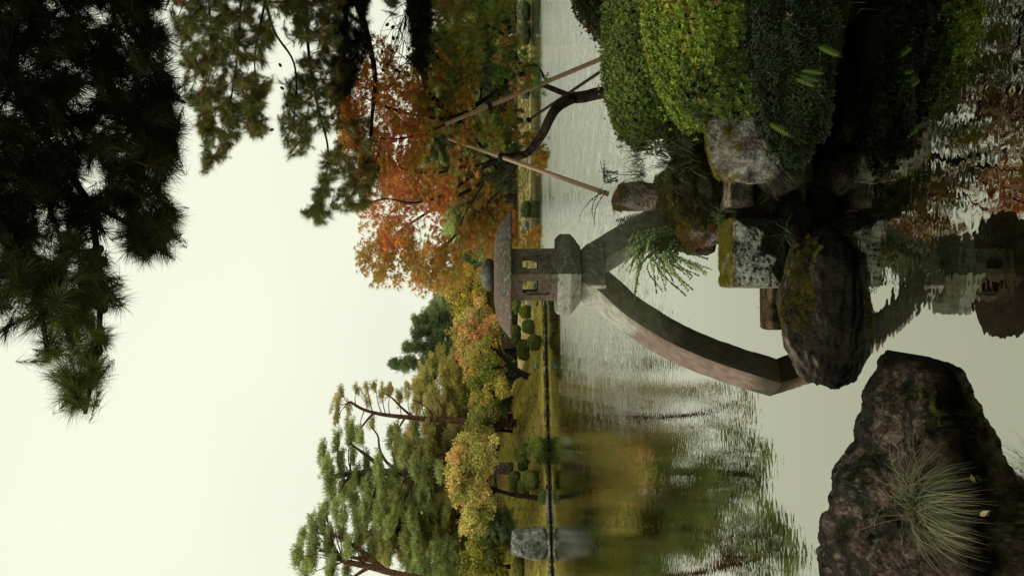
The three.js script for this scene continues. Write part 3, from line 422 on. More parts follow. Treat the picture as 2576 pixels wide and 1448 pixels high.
// ---------------------------------------------------------------- clipped shrubs
function superPoint(d, e) { const f = (v) => Math.sign(v) * Math.pow(Math.abs(v), 2 / e); const q = V(f(d.x), f(d.y), f(d.z)); return q; }
function shrub(name, label, c, rad, o) {
  const r = RNG(o.seed), t = thing(name, label, 'shrub', V(c.x, c.y - rad[1] * 0.8, c.z), o.group), e = o.e || 2.4, items = [], big = o.size;
  const shape = (dir, off = 1) => { const q = superPoint(dir, e), L = 1 + (o.lump ?? 0.08) * fbm(q.x * 2.5 + o.seed, q.y * 2.5, q.z * 2.5, 3) * 2; return V(c.x + q.x * rad[0] * L * off, c.y + q.y * rad[1] * L * off, c.z + q.z * rad[2] * L * off); };
  const core = displace(new THREE.IcosahedronGeometry(1, o.near ? 14 : 6), (v) => shape(v.clone().normalize(), 0.93)); part(t, 'dark_core', core, M.core);  // solid dark core, added to stand in for the shaded inside
  for (let i = 0; i < o.n; i++) {
    const d = rdir(r); if (d.y < -0.55) continue; if (o.front && d.z < -0.35) continue;
    const p = shape(d, r.r(0.93, 1.02)), nn = V(d.x / rad[0], d.y / rad[1], d.z / rad[2]).normalize(), up = nn.clone().add(V(r.g() * 0.45, 0.35 + r.g() * 0.3, r.g() * 0.45));
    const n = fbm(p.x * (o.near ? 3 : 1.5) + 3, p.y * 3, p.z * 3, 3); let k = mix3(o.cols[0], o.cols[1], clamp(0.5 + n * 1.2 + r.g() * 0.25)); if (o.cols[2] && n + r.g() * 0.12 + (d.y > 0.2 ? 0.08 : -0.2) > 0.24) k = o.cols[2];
    if (o.under) k = mix3(o.under, k, smooth(-0.5, 0.4, d.y + n * 0.6)); const j = r.r(0.75, 1.25); items.push({ m: place(p, up, r() * 6.28, big * r.r(0.7, 1.3)), c: [k[0] * j, k[1] * j, k[2] * j] });  // leaf colour darkened downwards, the shade of the underside put into it
  }
  if (o.near) for (let i = 0; i < o.n * 0.012; i++) { const d = rdir(r); if (d.y < -0.1 || d.z < -0.4) continue; const p = shape(d, r.r(1.03, 1.09)); items.push({ m: place(p, V(d.x + r.g() * 0.3, d.y + 0.8, d.z + r.g() * 0.3), r() * 6, big * r.r(0.8, 1.25)), c: r() < 0.08 ? [0.22, 0.14, 0.05] : mix3(o.cols[0], o.cols[1], r()) }); }
  stuffPart(t, 'foliage', o.geo || G.ros, o.mat || M.gloss, items); return t;
}
const SH = [[0.12, 0.15, 0.03], [0.28, 0.31, 0.07]];
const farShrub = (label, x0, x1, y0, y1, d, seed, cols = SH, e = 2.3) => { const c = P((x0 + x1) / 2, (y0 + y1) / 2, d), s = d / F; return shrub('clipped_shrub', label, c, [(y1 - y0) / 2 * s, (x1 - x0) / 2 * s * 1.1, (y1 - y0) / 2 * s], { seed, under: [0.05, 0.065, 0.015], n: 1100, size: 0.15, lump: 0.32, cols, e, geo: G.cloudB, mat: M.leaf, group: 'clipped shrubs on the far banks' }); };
farShrub('largest round clipped shrub at the water edge of the left bank', 1332, 1383, 1105, 1159, 50.6, 201);
farShrub('round clipped shrub just up the slope from the largest one', 1299, 1334, 1120, 1163, 52.5, 202);
farShrub('broad low clipped shrub highest in the cluster near the yellow maple trunk', 1284, 1308, 1190, 1240, 53, 203);
farShrub('mid sized clipped shrub lowest of the cluster beside the yellow maple trunk', 1320, 1356, 1187, 1226, 51, 204);
farShrub('small clipped shrub tucked between two others by the yellow maple trunk', 1307, 1330, 1208, 1242, 52, 205);
farShrub('small grey green shrub at the foot of the yellow maple on the shore', 1363, 1383, 1236, 1262, 49.6, 206, [[0.06, 0.09, 0.03], [0.12, 0.16, 0.06]]);
farShrub('oval dark clipped shrub on the open mossy slope left of the lantern', 1305, 1331, 858, 901, 56, 207, [[0.04, 0.05, 0.01], [0.1, 0.11, 0.02]]);
farShrub('dark round shrub near the shore below the oval one', 1332, 1360, 846, 876, 55, 208, [[0.04, 0.055, 0.01], [0.11, 0.12, 0.02]]);
farShrub('dark bushy shrub by the shore next to the lantern firebox', 1319, 1343, 808, 835, 55.2, 209, [[0.05, 0.07, 0.012], [0.13, 0.15, 0.025]]);
farShrub('small yellow green shrub just left of the lantern firebox', 1312, 1334, 772, 796, 56, 210, [[0.1, 0.12, 0.015], [0.2, 0.22, 0.03]]);
farShrub('bright green leafy shrub under the lantern roof edge', 1291, 1308, 758, 782, 58, 211, [[0.1, 0.15, 0.02], [0.2, 0.28, 0.04]]);
farShrub('leafy green reed bed under the left tip of the lantern roof', 1288, 1310, 822, 862, 58.5, 212, [[0.05, 0.08, 0.015], [0.16, 0.2, 0.05]]);
farShrub('olive shrub below the grey boulder at the left end', 1296, 1318, 1398, 1446, 48.5, 213, [[0.1, 0.1, 0.015], [0.19, 0.17, 0.03]]);
farShrub('low grey green shrub beside the round shrubs under the broad pine trunk', 1308, 1326, 1160, 1180, 52.6, 214, [[0.05, 0.075, 0.02], [0.1, 0.13, 0.04]]);
farShrub('round bush at the water edge on the far shore right of the lantern roof', 1314, 1336, 508, 545, 99.5, 215, [[0.05, 0.08, 0.03], [0.1, 0.15, 0.05]]);
farShrub('dark bush low on the far shore below the walkers', 1303, 1333, 60, 110, 100, 216, [[0.09, 0.12, 0.06], [0.17, 0.21, 0.11]]); farShrub('dark bush on the far shore right of the walkers', 1304, 1332, 5, 52, 100, 217, [[0.09, 0.12, 0.06], [0.17, 0.21, 0.11]]); farShrub('dark bush on the far shore between the walkers and the bamboo prop', 1304, 1333, 160, 200, 100, 218, [[0.09, 0.12, 0.06], [0.17, 0.21, 0.11]]); farShrub('dark bush on the far shore behind the crossing bamboo props', 1310, 1333, 215, 245, 100, 219, [[0.09, 0.12, 0.06], [0.17, 0.21, 0.11]]);
rock('boulder', 'pale grey stone on the far shore under the right side of the lantern roof', P(1321, 566, 99), [0.65, 0.45, 0.5], 61, 0.3, gGray, { detail: 6, uv: 2 });
{ // old stump and timber stakes on the mound
  const d = 57, a = P(1291, 1058, d), t = thing('tree_stump', 'dark old hollow stump with brown bark on the mound', 'stump', a);
  part(t, 'bark', tint(limb([a.clone(), a.clone().add(V(-0.05, 0.8, 0)), P(1243, 1066, d)], 0.55, 0.42, { step: 0.12, k: 14, rough: 0.5 }), (x, y, z) => mix3([0.05, 0.035, 0.02], [0.13, 0.08, 0.045], smooth(-0.2, 0.3, fbm(x * 2, y * 5, z, 3)))), M.wood);
  part(t, 'broken_top', displace(new THREE.IcosahedronGeometry(0.5, 8), (v) => V(v.x * 1.1, v.y * 0.55, v.z).multiplyScalar(1 + 0.5 * fbm(v.x * 2.5, v.y * 2.5, v.z * 2.5, 3))).translate(a.x - 0.25, a.y + 1.25, a.z), M.barkDark);
  const r = RNG(6), tt = thing('stake_fence', 'short row of weathered timber stakes beyond the left tip of the lantern roof', 'fence', P(1286, 862, 60));
  for (let i = 0; i < 8; i++) { const b = P(1286, 849 + i * 3.6, 60), g = new THREE.CylinderGeometry(0.04, 0.05, 0.55 + r.r(0, 0.3), 7); g.translate(b.x, b.y + 0.35, b.z + r.r(-0.05, 0.05)); part(tt, 'stake', g, M.fence); }
  const s = thing('bare_twig_tree', 'bare pale branching sapling in front of the brownish pine', 'sapling', P(1255, 1300, 52)); const tw = [[[1255, 1300], [1215, 1300], [1190, 1303]], [[1195, 1302], [1178, 1290], [1165, 1288]], [[1195, 1302], [1180, 1312], [1172, 1320]], [[1178, 1290], [1170, 1300]], [[1215, 1300], [1200, 1290], [1192, 1280]]];
  part(s, 'branches', merged(tw.map((l) => limb(l.map(([x, y]) => P(x, y, 52)), 0.035, 0.014, { n: 5, k: 5 }))), M.twigPale);
}
function fenceRun(label, x0, y0, x1, y1, d, n) { // posts and two rails
  const a = P(x0, y0, d), b = P(x1, y1, d), t = thing('wooden_fence', label, 'fence', a.clone()), h = 0.62;
  for (let i = 0; i <= n; i++) { const q = a.clone().lerp(b, i / n), g = new THREE.CylinderGeometry(0.045, 0.05, h + 0.12, 6); g.translate(q.x, q.y + h / 2, q.z); part(t, 'post', g, M.fence); }
  for (const k of [0.45, 0.92]) { const g = new THREE.CylinderGeometry(0.035, 0.035, a.distanceTo(b), 6); g.rotateZ(Math.PI / 2); g.rotateY(-Math.atan2(b.z - a.z, b.x - a.x)); const m = a.clone().lerp(b, 0.5); g.translate(m.x, m.y + h * k, m.z + 0.07); part(t, 'rail', g, M.fence); }
}
fenceRun('low pale wooden fence along the far path behind the walkers', 1299, -20, 1299, 330, 106, 30);
fenceRun('low wooden fence along the far shore beside the lantern roof', 1301, 430, 1301, 560, 107, 12);
fenceRun('short low fence glimpsed under the lantern roof through the firebox', 1300, 650, 1298, 800, 78, 16);

// two walkers on the far path
function figure(label, feet, hgt, parts, o) {
  const t = thing('person', label, 'person', feet), s = hgt / 1.7, J = (x, y, z) => V(x * s, y * s, z * s);
  const bones = [[J(0, 1.58, 0), J(0, 1.63, 0.01), 0.1, 0.095], [J(0, 1.4, 0), J(0, 1.55, 0), 0.06, 0.055], [J(0, 1.35, 0), J(0, 0.95, 0), 0.155, 0.145], [J(0.17, 1.37, 0), J(-0.17, 1.37, 0), 0.07, 0.07],
    [J(0.2, 1.36, 0), J(0.26, 1.08, 0.03), 0.055, 0.045], [J(0.26, 1.08, 0.03), J(0.22, 0.85, 0.12), 0.045, 0.035], [J(-0.2, 1.36, 0), J(-0.25, 1.08, 0.02), 0.055, 0.045], [J(-0.25, 1.08, 0.02), J(-0.2, 0.86, 0.12), 0.045, 0.035],
    [J(0.09, 0.92, 0), J(0.1, 0.5, 0.05), 0.09, 0.06], [J(0.1, 0.5, 0.05), J(0.1, 0.07, -0.02), 0.06, 0.042], [J(-0.09, 0.92, 0), J(-0.1, 0.5, -0.02), 0.09, 0.06], [J(-0.1, 0.5, -0.02), J(-0.1, 0.07, -0.12), 0.06, 0.042], [J(0.1, 0.05, 0), J(0.1, 0.04, 0.13), 0.045, 0.035], [J(-0.1, 0.05, -0.1), J(-0.1, 0.04, 0.03), 0.045, 0.035]];
  const N = 52, mc = new MarchingCubes(N, M.leaf, false, false, 60000), ext = 0.95 * s, ab = V(0, 0, 0), ap = V(0, 0, 0);
  for (let k = 0; k < N; k++) for (let j = 0; j < N; j++) for (let i = 0; i < N; i++) { const q = V((i / N * 2 - 1) * ext, (j / N * 2 - 1) * ext + 0.85 * s, (k / N * 2 - 1) * ext); let acc = 0; for (const [a, b, r0, r1] of bones) { ab.subVectors(b, a); ap.subVectors(q, a); const h = clamp(ap.dot(ab) / ab.lengthSq()), dd = ap.addScaledVector(ab, -h).length() - lerp(r0, r1, h) * s; acc += Math.exp(-dd * 45); } mc.field[k * N * N + j * N + i] = Math.log(acc) / 45; }
  mc.isolation = 0; mc.update(); const n = mc.count, g = new THREE.BufferGeometry(), pos = mc.positionArray.slice(0, n * 3); for (let i = 0; i < n; i++) { pos[i * 3] = pos[i * 3] * ext + feet.x; pos[i * 3 + 1] = pos[i * 3 + 1] * ext + 0.85 * s + feet.y; pos[i * 3 + 2] = pos[i * 3 + 2] * ext + feet.z; }
  g.setAttribute('position', new THREE.BufferAttribute(pos, 3)); g.setAttribute('normal', new THREE.BufferAttribute(mc.normalArray.slice(0, n * 3), 3));
  tint(g, (x, y) => { const h = (y - feet.y) / s; return h > 1.5 ? [0.5, 0.33, 0.25] : h > 0.92 ? o.top : h > 0.1 ? o.legs : [0.03, 0.03, 0.03]; }); part(t, 'body', g, M.blade);
  const lathe = (pts, c, name) => { const l = new THREE.LatheGeometry(pts.map(([r, y]) => new THREE.Vector2(r * s, y * s)), 18); l.translate(feet.x, feet.y, feet.z); part(t, name, l, std({ color: C(...c), roughness: 0.9 })); };
  for (const [name, pts, c] of parts) lathe(pts, c, name);
}
figure('person in a long white flared dress and pale hat on the far path', P(1309, 89, 106), 1.5, [['dress', [[0.02, 1.44], [0.15, 1.4], [0.19, 1.15], [0.17, 1.0], [0.24, 0.7], [0.42, 0.12], [0.4, 0.1], [0.1, 0.6]], [0.72, 0.74, 0.74]], ['hat', [[0.0, 1.76], [0.1, 1.75], [0.12, 1.66], [0.24, 1.63], [0.11, 1.64]], [0.62, 0.64, 0.62]]], { top: [0.7, 0.72, 0.72], legs: [0.5, 0.5, 0.5] });
figure('person in a dull red jacket and dark trousers beside the white dress', P(1306, 103, 106.4), 1.45, [['jacket', [[0.02, 1.45], [0.17, 1.4], [0.21, 1.15], [0.2, 0.9], [0.17, 0.92], [0.1, 1.2]], [0.26, 0.05, 0.05]], ['hair', [[0, 1.75], [0.09, 1.72], [0.12, 1.62], [0.1, 1.56], [0.06, 1.6]], [0.02, 0.015, 0.012]]], { top: [0.24, 0.05, 0.05], legs: [0.03, 0.03, 0.06] });

// ---------------------------------------------------------------- the near island on the right
const isle = [[0.12, -6.4], [0.5, -6.3], [0.82, -6.3], [1.25, -6.0], [1.6, -5.6], [2.2, -5.3], [3, -5.0], [3.2, -3.5], [2.9, -1], [2.9, 4], [12, 4], [12, -11], [4, -10.2], [2, -9.5], [0.8, -8.7], [0.4, -7.9], [0.2, -7.0]];
function isleDist(x, z) { let b = 1e9; for (let i = 0; i < isle.length; i++) { const p = isle[i], q = isle[(i + 1) % isle.length], dx = q[0] - p[0], dz = q[1] - p[1], t = clamp(((x - p[0]) * dx + (z - p[1]) * dz) / (dx * dx + dz * dz)); b = Math.min(b, Math.hypot(x - p[0] - dx * t, z - p[1] - dz * t)); } return inPoly(x, z, isle) ? b : -b; }
const isleH = (x, z) => { const s = isleDist(x, z); return s < 0 ? Math.max(-0.5, s * 1.6) : 0.42 * smooth(0, 0.3, s) + 0.42 * smooth(0.25, 1.1, s) + 0.08 * fbm(x * 3, z * 3, 1, 4) * smooth(0, 0.3, s); };
{
  const pos = [], uv = [], idx = [], xs = [], zs = []; for (let x = -0.4; x < 12.2;) { xs.push(x); x += x < 3 ? 0.05 : 0.35; } for (let z = -11.2; z < 4.2;) { zs.push(z); z += z > -9.8 && z < -4.8 ? 0.05 : 0.35; }
  const W = xs.length; for (const z of zs) for (const x of xs) { pos.push(x, isleH(x, z), z); uv.push(x / 1.1, z / 1.1); }
  for (let j = 0; j + 1 < zs.length; j++) for (let i = 0; i + 1 < W; i++) { const a = j * W + i, b = a + W; idx.push(a, b, a + 1, a + 1, b, b + 1); }
  const g = new THREE.BufferGeometry(); g.setAttribute('position', new THREE.Float32BufferAttribute(pos, 3)); g.setAttribute('uv', new THREE.Float32BufferAttribute(uv, 2)); g.setIndex(idx); g.computeVertexNormals();
  tint(g, (x, y, z, nx, ny) => mix3([0.035, 0.027, 0.017], [0.06, 0.065, 0.015], smooth(0.0, 0.25, fbm(x * 2, z * 2, 5, 4) + ny * 0.2 - 0.1)));
  struct('island_ground', g, M.soil);
}
// ---------------------------------------------------------------- the two-legged stone lantern
const LB = V(0.1235, 0, -7.5);
{
  const t = thing('stone_lantern', 'two legged grey granite lantern with broad mushroom roof, one curved leg standing in the pond', 'stone lantern', LB);
  const s = 7.5 / F, Y = (v) => H + (1288 - v) * s, X0 = LB.x, Z0 = LB.z;
  const green = [0.14, 0.145, 0.105], gray = [0.43, 0.435, 0.37], brown = [0.30, 0.22, 0.17], dk = [0.10, 0.10, 0.07];
  const stoneTint = (brownAt, o = {}) => (x, y, z, nx, ny, nz) => {
    const a = fbm(x * 6, y * 6, z * 6, 5), b = fbm(x * 30, y * 30, z * 30, 3), c = fbm(x * 2 + 7, y * 2, z * 2, 3);
    const side = smooth(0.3, -0.3, nx + a * 0.3 + (o.side ?? 0));             // left-facing stone painted lighter, right-facing darker: sky light put into the colour
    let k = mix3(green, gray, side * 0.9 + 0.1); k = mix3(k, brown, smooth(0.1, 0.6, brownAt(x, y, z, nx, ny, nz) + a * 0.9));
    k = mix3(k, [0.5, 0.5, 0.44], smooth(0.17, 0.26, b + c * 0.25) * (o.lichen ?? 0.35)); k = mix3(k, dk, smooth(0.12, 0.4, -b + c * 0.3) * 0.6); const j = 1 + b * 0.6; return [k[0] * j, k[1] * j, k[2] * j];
  };
  const fin = (g, fn, uv = 0.35) => boxUV(tint(g, fn), uv);
  const hexLathe = (pts, ph, hex, rough, seg = 96) => { let g = new THREE.LatheGeometry(pts.slice().reverse().map(([r, y]) => new THREE.Vector2(Math.max(r, 0.0001), y)), seg); return displace(g, (v) => { const a = Math.atan2(v.x, v.z) + ph, m = ((a % (Math.PI / 3)) + Math.PI / 3) % (Math.PI / 3) - Math.PI / 6, f = lerp(1, Math.cos(Math.PI / 6) / Math.cos(m), hex); v.x *= f; v.z *= f; const n = fbm(v.x * 6 + 3, v.y * 6, v.z * 6, 4) * rough; return V(v.x * (1 + n * 2) + X0, v.y + n * 0.6, v.z * (1 + n * 2) + Z0); }); };
  const dense = (pts, n) => { const out = []; for (let i = 0; i + 1 < pts.length; i++) for (let k = 0; k < n; k++) out.push([lerp(pts[i][0], pts[i + 1][0], k / n), lerp(pts[i][1], pts[i + 1][1], k / n)]); out.push(pts[pts.length - 1]); return out; };
  const curve = (pts, n) => new THREE.CatmullRomCurve3(pts.map(([r, y]) => V(r, y, 0)), false, 'centripetal').getPoints(n).map((p) => [p.x, p.y]);
  // finial: flattened ball with a small nub
  const yb = Y(1242.5);
  part(t, 'finial', fin(hexLathe(curve([[0.0005, yb + 0.142], [0.012, yb + 0.138], [0.02, yb + 0.126], [0.05, yb + 0.12], [0.10, yb + 0.108], [0.142, yb + 0.078], [0.154, yb + 0.048], [0.146, yb + 0.018], [0.115, yb - 0.002], [0.0005, yb - 0.004]], 40), 0, 0, 0.012), (x, y, z, nx, ny) => { const a = fbm(x * 9, y * 9, z * 9, 4), b = fbm(x * 40, y * 40, z * 40, 3); let k = mix3([0.10, 0.10, 0.08], [0.19, 0.19, 0.165], smooth(-0.1, 0.3, a + ny * 0.2)); const j = 1 + b * 0.9; return [k[0] * j, k[1] * j, k[2] * j]; }), M.granite);
  // roof
  const rb = Y(1287.2); const top = curve([[0.0005, rb + 0.166], [0.16, rb + 0.164], [0.30, rb + 0.157], [0.42, rb + 0.132], [0.52, rb + 0.082], [0.575, rb + 0.036], [0.602, rb + 0.012]], 50);
  part(t, 'roof', fin(hexLathe([...top, [0.604, rb + 0.004], [0.598, rb], ...dense([[0.59, rb - 0.001], [0.3, rb + 0.006], [0.0005, rb + 0.006]], 5)], 0, 0.10, 0.012, 160), (x, y, z, nx, ny, nz) => { const a = fbm(x * 4, y * 4, z * 4, 5), b = fbm(x * 48, y * 48, z * 48, 3); let k = mix3([0.15, 0.108, 0.088], [0.10, 0.095, 0.07], smooth(-0.1, 0.3, a + (x - X0) * 0.6)); k = mix3(k, [0.27, 0.27, 0.22], smooth(0.1, 0.32, b + a * 0.3 + (x - X0) * 0.16) * 0.6); const j = 1 + b * 0.7; return [k[0] * j, k[1] * j, k[2] * j]; }), M.granite);
  // firebox: hexagonal, hollow, a framed window in each face
  const ev = new Evaluator(); ev.useGroups = false; ev.attributes = ['position', 'normal'];
  const fb = Y(1397.5), ft = rb + 0.004, fh = ft - fb, R0 = 0.2745, hexPrism = (r, h, y) => { const g = new THREE.CylinderGeometry(r, r * 1.02, h, 6, 1); g.translate(X0, y, Z0); return new Brush(g); };
  let A = hexPrism(R0, fh, fb + fh / 2); A.updateMatrixWorld(); let B = hexPrism(R0 - 0.085, fh - 0.06, fb + fh / 2); B.updateMatrixWorld(); let box = ev.evaluate(A, B, SUBTRACTION);
  for (let i = 0; i < 6; i++) { const a = (i + 0.5) * Math.PI / 3, ap = R0 * 0.866; for (const [w, h, y0, d0, d1] of [[0.158, 0.222, Y(1360) , 0.022, 0.06], [0.122, 0.142, Y(1333), 0.16, 0.06]]) { const g = new THREE.BoxGeometry(w, h, d0 + d1); g.translate(0, 0, ap + d1 / 2 - d0 / 2); g.rotateY(a); g.translate(X0, y0 + (h > 0.2 ? 0.03 : 0), Z0); const b = new Brush(g); b.updateMatrixWorld(); box = ev.evaluate(box, b, SUBTRACTION); } }
  let bg = box.geometry; bg.clearGroups(); for (const k of Object.keys(bg.attributes)) if (!['position', 'normal'].includes(k)) bg.deleteAttribute(k); bg = bg.index ? bg.toNonIndexed() : bg;
  const split = (g, L) => { let p = Array.from(g.attributes.position.array); for (let it = 0; it < 5; it++) { const o = []; let any = false; for (let i = 0; i < p.length; i += 9) { const v = [0, 3, 6].map((k) => [p[i + k], p[i + k + 1], p[i + k + 2]]), e = [0, 1, 2].map((k) => Math.hypot(...[0, 1, 2].map((c) => v[k][c] - v[(k + 1) % 3][c]))), m = e.indexOf(Math.max(...e)); if (e[m] > L) { const a = v[m], b = v[(m + 1) % 3], c = v[(m + 2) % 3], q = a.map((x, k) => (x + b[k]) / 2); o.push(...a, ...q, ...c, ...q, ...b, ...c); any = true; } else o.push(...v[0], ...v[1], ...v[2]); } p = o; if (!any) break; } return p; };
  let p9 = split(bg, 0.02); p9 = split(triGeo(p9), 0.02); bg = triGeo(p9);
  part(t, 'firebox', fin(bg, stoneTint((x, y, z, nx) => (nx < 0.2 ? 0.62 : 0.12) + (y - fb) * 0.5, { side: 0.1, lichen: 0.25 })), M.granite);
  // platform slab
  const pb = Y(1456), pt = fb - 0.001, Rp = 0.4257;
  part(t, 'platform', fin(toCreasedNormals(hexLathe(dense([[0.0005, pt], [Rp * 0.93, pt], [Rp * 0.995, pt - 0.02], [Rp * 1.005, pt - 0.03], [Rp * 1.005, pt - 0.115], [Rp * 0.985, pt - 0.128], [Rp * 0.88, pt - 0.165], [Rp * 0.78, pt - 0.192], [Rp * 0.70, pb], [0.0005, pb]], 5), 0, 0.97, 0.004, 120), 0.45), stoneTint(() => -0.3, { lichen: 0.3, side: -0.02 })), M.granite);
  // base block, turned a quarter of a right angle
  const ph = -25 * Math.PI / 180, bt = pb - 0.004, bb = Y(1517), e1 = V(Math.cos(25 * Math.PI / 180), 0, -Math.sin(25 * Math.PI / 180)), nF = V(Math.sin(25 * Math.PI / 180), 0, Math.cos(25 * Math.PI / 180));
  let bk = displace(new RoundedBoxGeometry(0.46, bt - bb, 0.46, 10, 0.018), (v) => { const k = smooth(bt - bb - 0.30 * 0.2, 0.4 * (bt - bb), v.y + (bt - bb) / 2); const tp = smooth(0.45, 1, (v.y + (bt - bb) / 2) / (bt - bb)); const f = 1 - 0.17 * tp * tp; const n = fbm(v.x * 6, v.y * 6, v.z * 6, 3) * 0.01; return V(v.x * (f + n), v.y, v.z * (f + n)); });
  bk = displace(new THREE.BoxGeometry(0.46, bt - bb, 0.46, 22, 12, 22), (v) => { const h = (v.y + (bt - bb) / 2) / (bt - bb), tp = smooth(0.5, 1, h), f = 1 - 0.20 * tp * tp; let x = v.x * f, z = v.z * f; const R = 0.03, ax = Math.abs(x) - (0.23 * f - R), az = Math.abs(z) - (0.23 * f - R); if (ax > 0 && az > 0) { const L = Math.hypot(ax, az); if (L > R) { x = Math.sign(x) * (0.23 * f - R + ax * R / L); z = Math.sign(z) * (0.23 * f - R + az * R / L); } } const n = fbm(x * 6, v.y * 6, z * 6, 3) * 0.02; return V(x * (1 + n), v.y, z * (1 + n)); });
  bk.rotateY(-ph * -1 * -1); bk.rotateY(0); bk.translate(X0, (bt + bb) / 2, Z0); bk.computeVertexNormals();
  part(t, 'base_block', fin(bk, stoneTint((x, y, z, nx) => (nx < -0.2 ? 0.1 : -0.3), { lichen: 0.3 })), M.granite);
  // legs: square bars with an edge towards the viewer
  const leg = (pts, w, dpt, tn) => {
    const c = new THREE.CatmullRomCurve3(pts, false, 'centripetal'), n = 60, m = 40, pos = [], idx = [];
    for (let i = 0; i <= n; i++) { const q = c.getPointAt(i / n), tg = c.getTangentAt(i / n), a1 = V(0, 0, 0).crossVectors(tg, nF).normalize(), a2 = V(0, 0, 0).crossVectors(a1, tg).normalize();
      const W = w(i / n) / 2, D = dpt(i / n) / 2; for (let j = 0; j < m; j++) { const an = (j + 0.5) / m * 6.28318, ex = 9, cx = Math.cos(an), sx = Math.sin(an), rr = Math.pow(Math.pow(Math.abs(cx), ex) + Math.pow(Math.abs(sx), ex), -1 / ex); const v = q.clone().addScaledVector(a1, cx * rr * W).addScaledVector(a2, sx * rr * D); const nn = fbm(v.x * 5, v.y * 5, v.z * 5, 4) * 0.014; v.addScaledVector(a1, cx * nn).addScaledVector(a2, sx * nn); pos.push(v.x, v.y, v.z); } }
    for (let i = 0; i < n; i++) for (let j = 0; j < m; j++) { const a = i * m + j, b = i * m + (j + 1) % m; idx.push(a, a + m, b, b, a + m, b + m); }
    const k0 = pos.length / 3; for (const e of [0, 1]) { const q = c.getPointAt(e); pos.push(q.x, q.y, q.z); } for (let j = 0; j < m; j++) { idx.push(k0, j, (j + 1) % m); idx.push(k0 + 1, n * m + (j + 1) % m, n * m + j); }
    const g = new THREE.BufferGeometry(); g.setAttribute('position', new THREE.Float32BufferAttribute(pos, 3)); g.setIndex(idx); g.computeVertexNormals(); const g2 = toCreasedNormals(g, 0.7);
    return fin(g2, tn);
  };
  // points: distance out along the leg direction and height
  const along = (u, y) => V(X0, y, Z0).addScaledVector(e1, u);
  const proj = (v, y, sgn) => { let u = 0; for (let k = 0; k < 8; k++) { const q = along(u, 0), d = -q.z; const wx = (724 - y) / F * d; u = (wx - X0) / e1.x; } const d = -along(u, 0).z; return along(u, H + (1288 - v) / F * d); };
  const wet = (fn, h) => (x, y, z, nx, ny, nz) => { const k = fn(x, y, z, nx, ny, nz), w = smooth(h + 0.12, h - 0.05, y + fbm(x * 9, y * 3, z * 9, 3) * 0.16); return mix3(k, [0.05, 0.042, 0.025], w * 0.9); };
  const L1 = [proj(1506, 722), proj(1530, 742), proj(1577, 785), proj(1652, 835), proj(1729, 875), proj(1830, 914), proj(1945, 950), proj(2060, 985)];
  part(t, 'leg', leg(L1, (k) => 0.25 - 0.01 * k, (k) => 0.37, wet((x, y, z, nx, ny, nz) => { const a = fbm(x * 4, y * 4, z * 4, 4), b = fbm(x * 16, y * 16, z * 16, 3); const lit = smooth(0.3, -0.25, nx * 0.9 + nz * 0.35 - 0.12); let k = mix3([0.17, 0.175, 0.12], mix3([0.40, 0.39, 0.33], [0.22, 0.16, 0.13], smooth(1.32, 1.16, y + a * 0.25)), lit); k = mix3(k, [0.035, 0.032, 0.02], (1 - lit) * smooth(1.1, 0.75, y + a * 0.3) * 0.9); k = mix3(k, [0.12, 0.11, 0.02], smooth(0.12, 0.3, a) * smooth(1.0, 1.25, y) * (1 - lit) * 0.7); const j = 1 + b * 0.8; return [k[0] * j, k[1] * j, k[2] * j]; }, 0.16)), M.granite);  // lit: left face painted lighter, front face darker, as light would fall
  const L2 = [proj(1500, 652), proj(1516, 643), proj(1557, 617), proj(1610, 588), proj(1660, 563), proj(1715, 545), proj(1745, 536)];
  part(t, 'leg', leg(L2, (k) => 0.255, (k) => 0.34, (x, y, z, nx, ny, nz) => { const a = fbm(x * 4, y * 4, z * 4, 4), b = fbm(x * 16, y * 16, z * 16, 3); let k = mix3([0.25, 0.255, 0.195], [0.42, 0.425, 0.345], smooth(0.1, -0.5, nx + a)); k = mix3(k, mossC, smooth(0.95, 0.8, y + a * 0.2) * 0.5); const j = 1 + b * 0.8; return [k[0] * j, k[1] * j, k[2] * j]; }), M.granite);
}

// ---------------------------------------------------------------- stones of the near shore
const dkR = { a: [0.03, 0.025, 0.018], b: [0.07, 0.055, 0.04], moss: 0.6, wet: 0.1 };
rock('boulder', 'upright mossy grey boulder with lichen between the bright clipped shrub and the stone beam', P(1885, 350, 6.15), [0.34, 0.44, 0.34], 307, 0.5, { a: [0.20, 0.17, 0.145], b: [0.27, 0.26, 0.225], lichen: [0.36, 0.38, 0.33], moss: 0.46, wet: 0.3 }, { detail: 30, cuts: 9, lo: 0.6, noise: 0.06 });
rock('rock', 'narrow upright stone with reddish and grey patches at the foot of the bamboo prop', P(1618, 500, 7.25), [0.16, 0.42, 0.2], 318, 0.1, { a: [0.27, 0.25, 0.21], b: [0.36, 0.26, 0.22], lichen: [0.5, 0.5, 0.44], moss: 0.6 }, { detail: 24, cuts: 10, lo: 0.55, noise: 0.06 });
rock('rock', 'rounded moss covered rock with brown grass right of the short lantern leg', P(1740, 488, 6.85), [0.36, 0.28, 0.36], 313, 0.4, { a: [0.05, 0.045, 0.02], b: [0.09, 0.08, 0.02], moss: 0.35, wet: 0.05 }, { detail: 30, noise: 0.2, cuts: 6 });
rock('rock', 'pinkish grey rock with dry red moss under the foot of the short lantern leg', P(1775, 572, 6.9), [0.19, 0.26, 0.22], 317, 0.8, { a: [0.23, 0.17, 0.15], b: [0.32, 0.26, 0.23], lichen: [0.24, 0.09, 0.05], moss: 0.4, wet: 0.1 }, { detail: 24, noise: 0.08 });
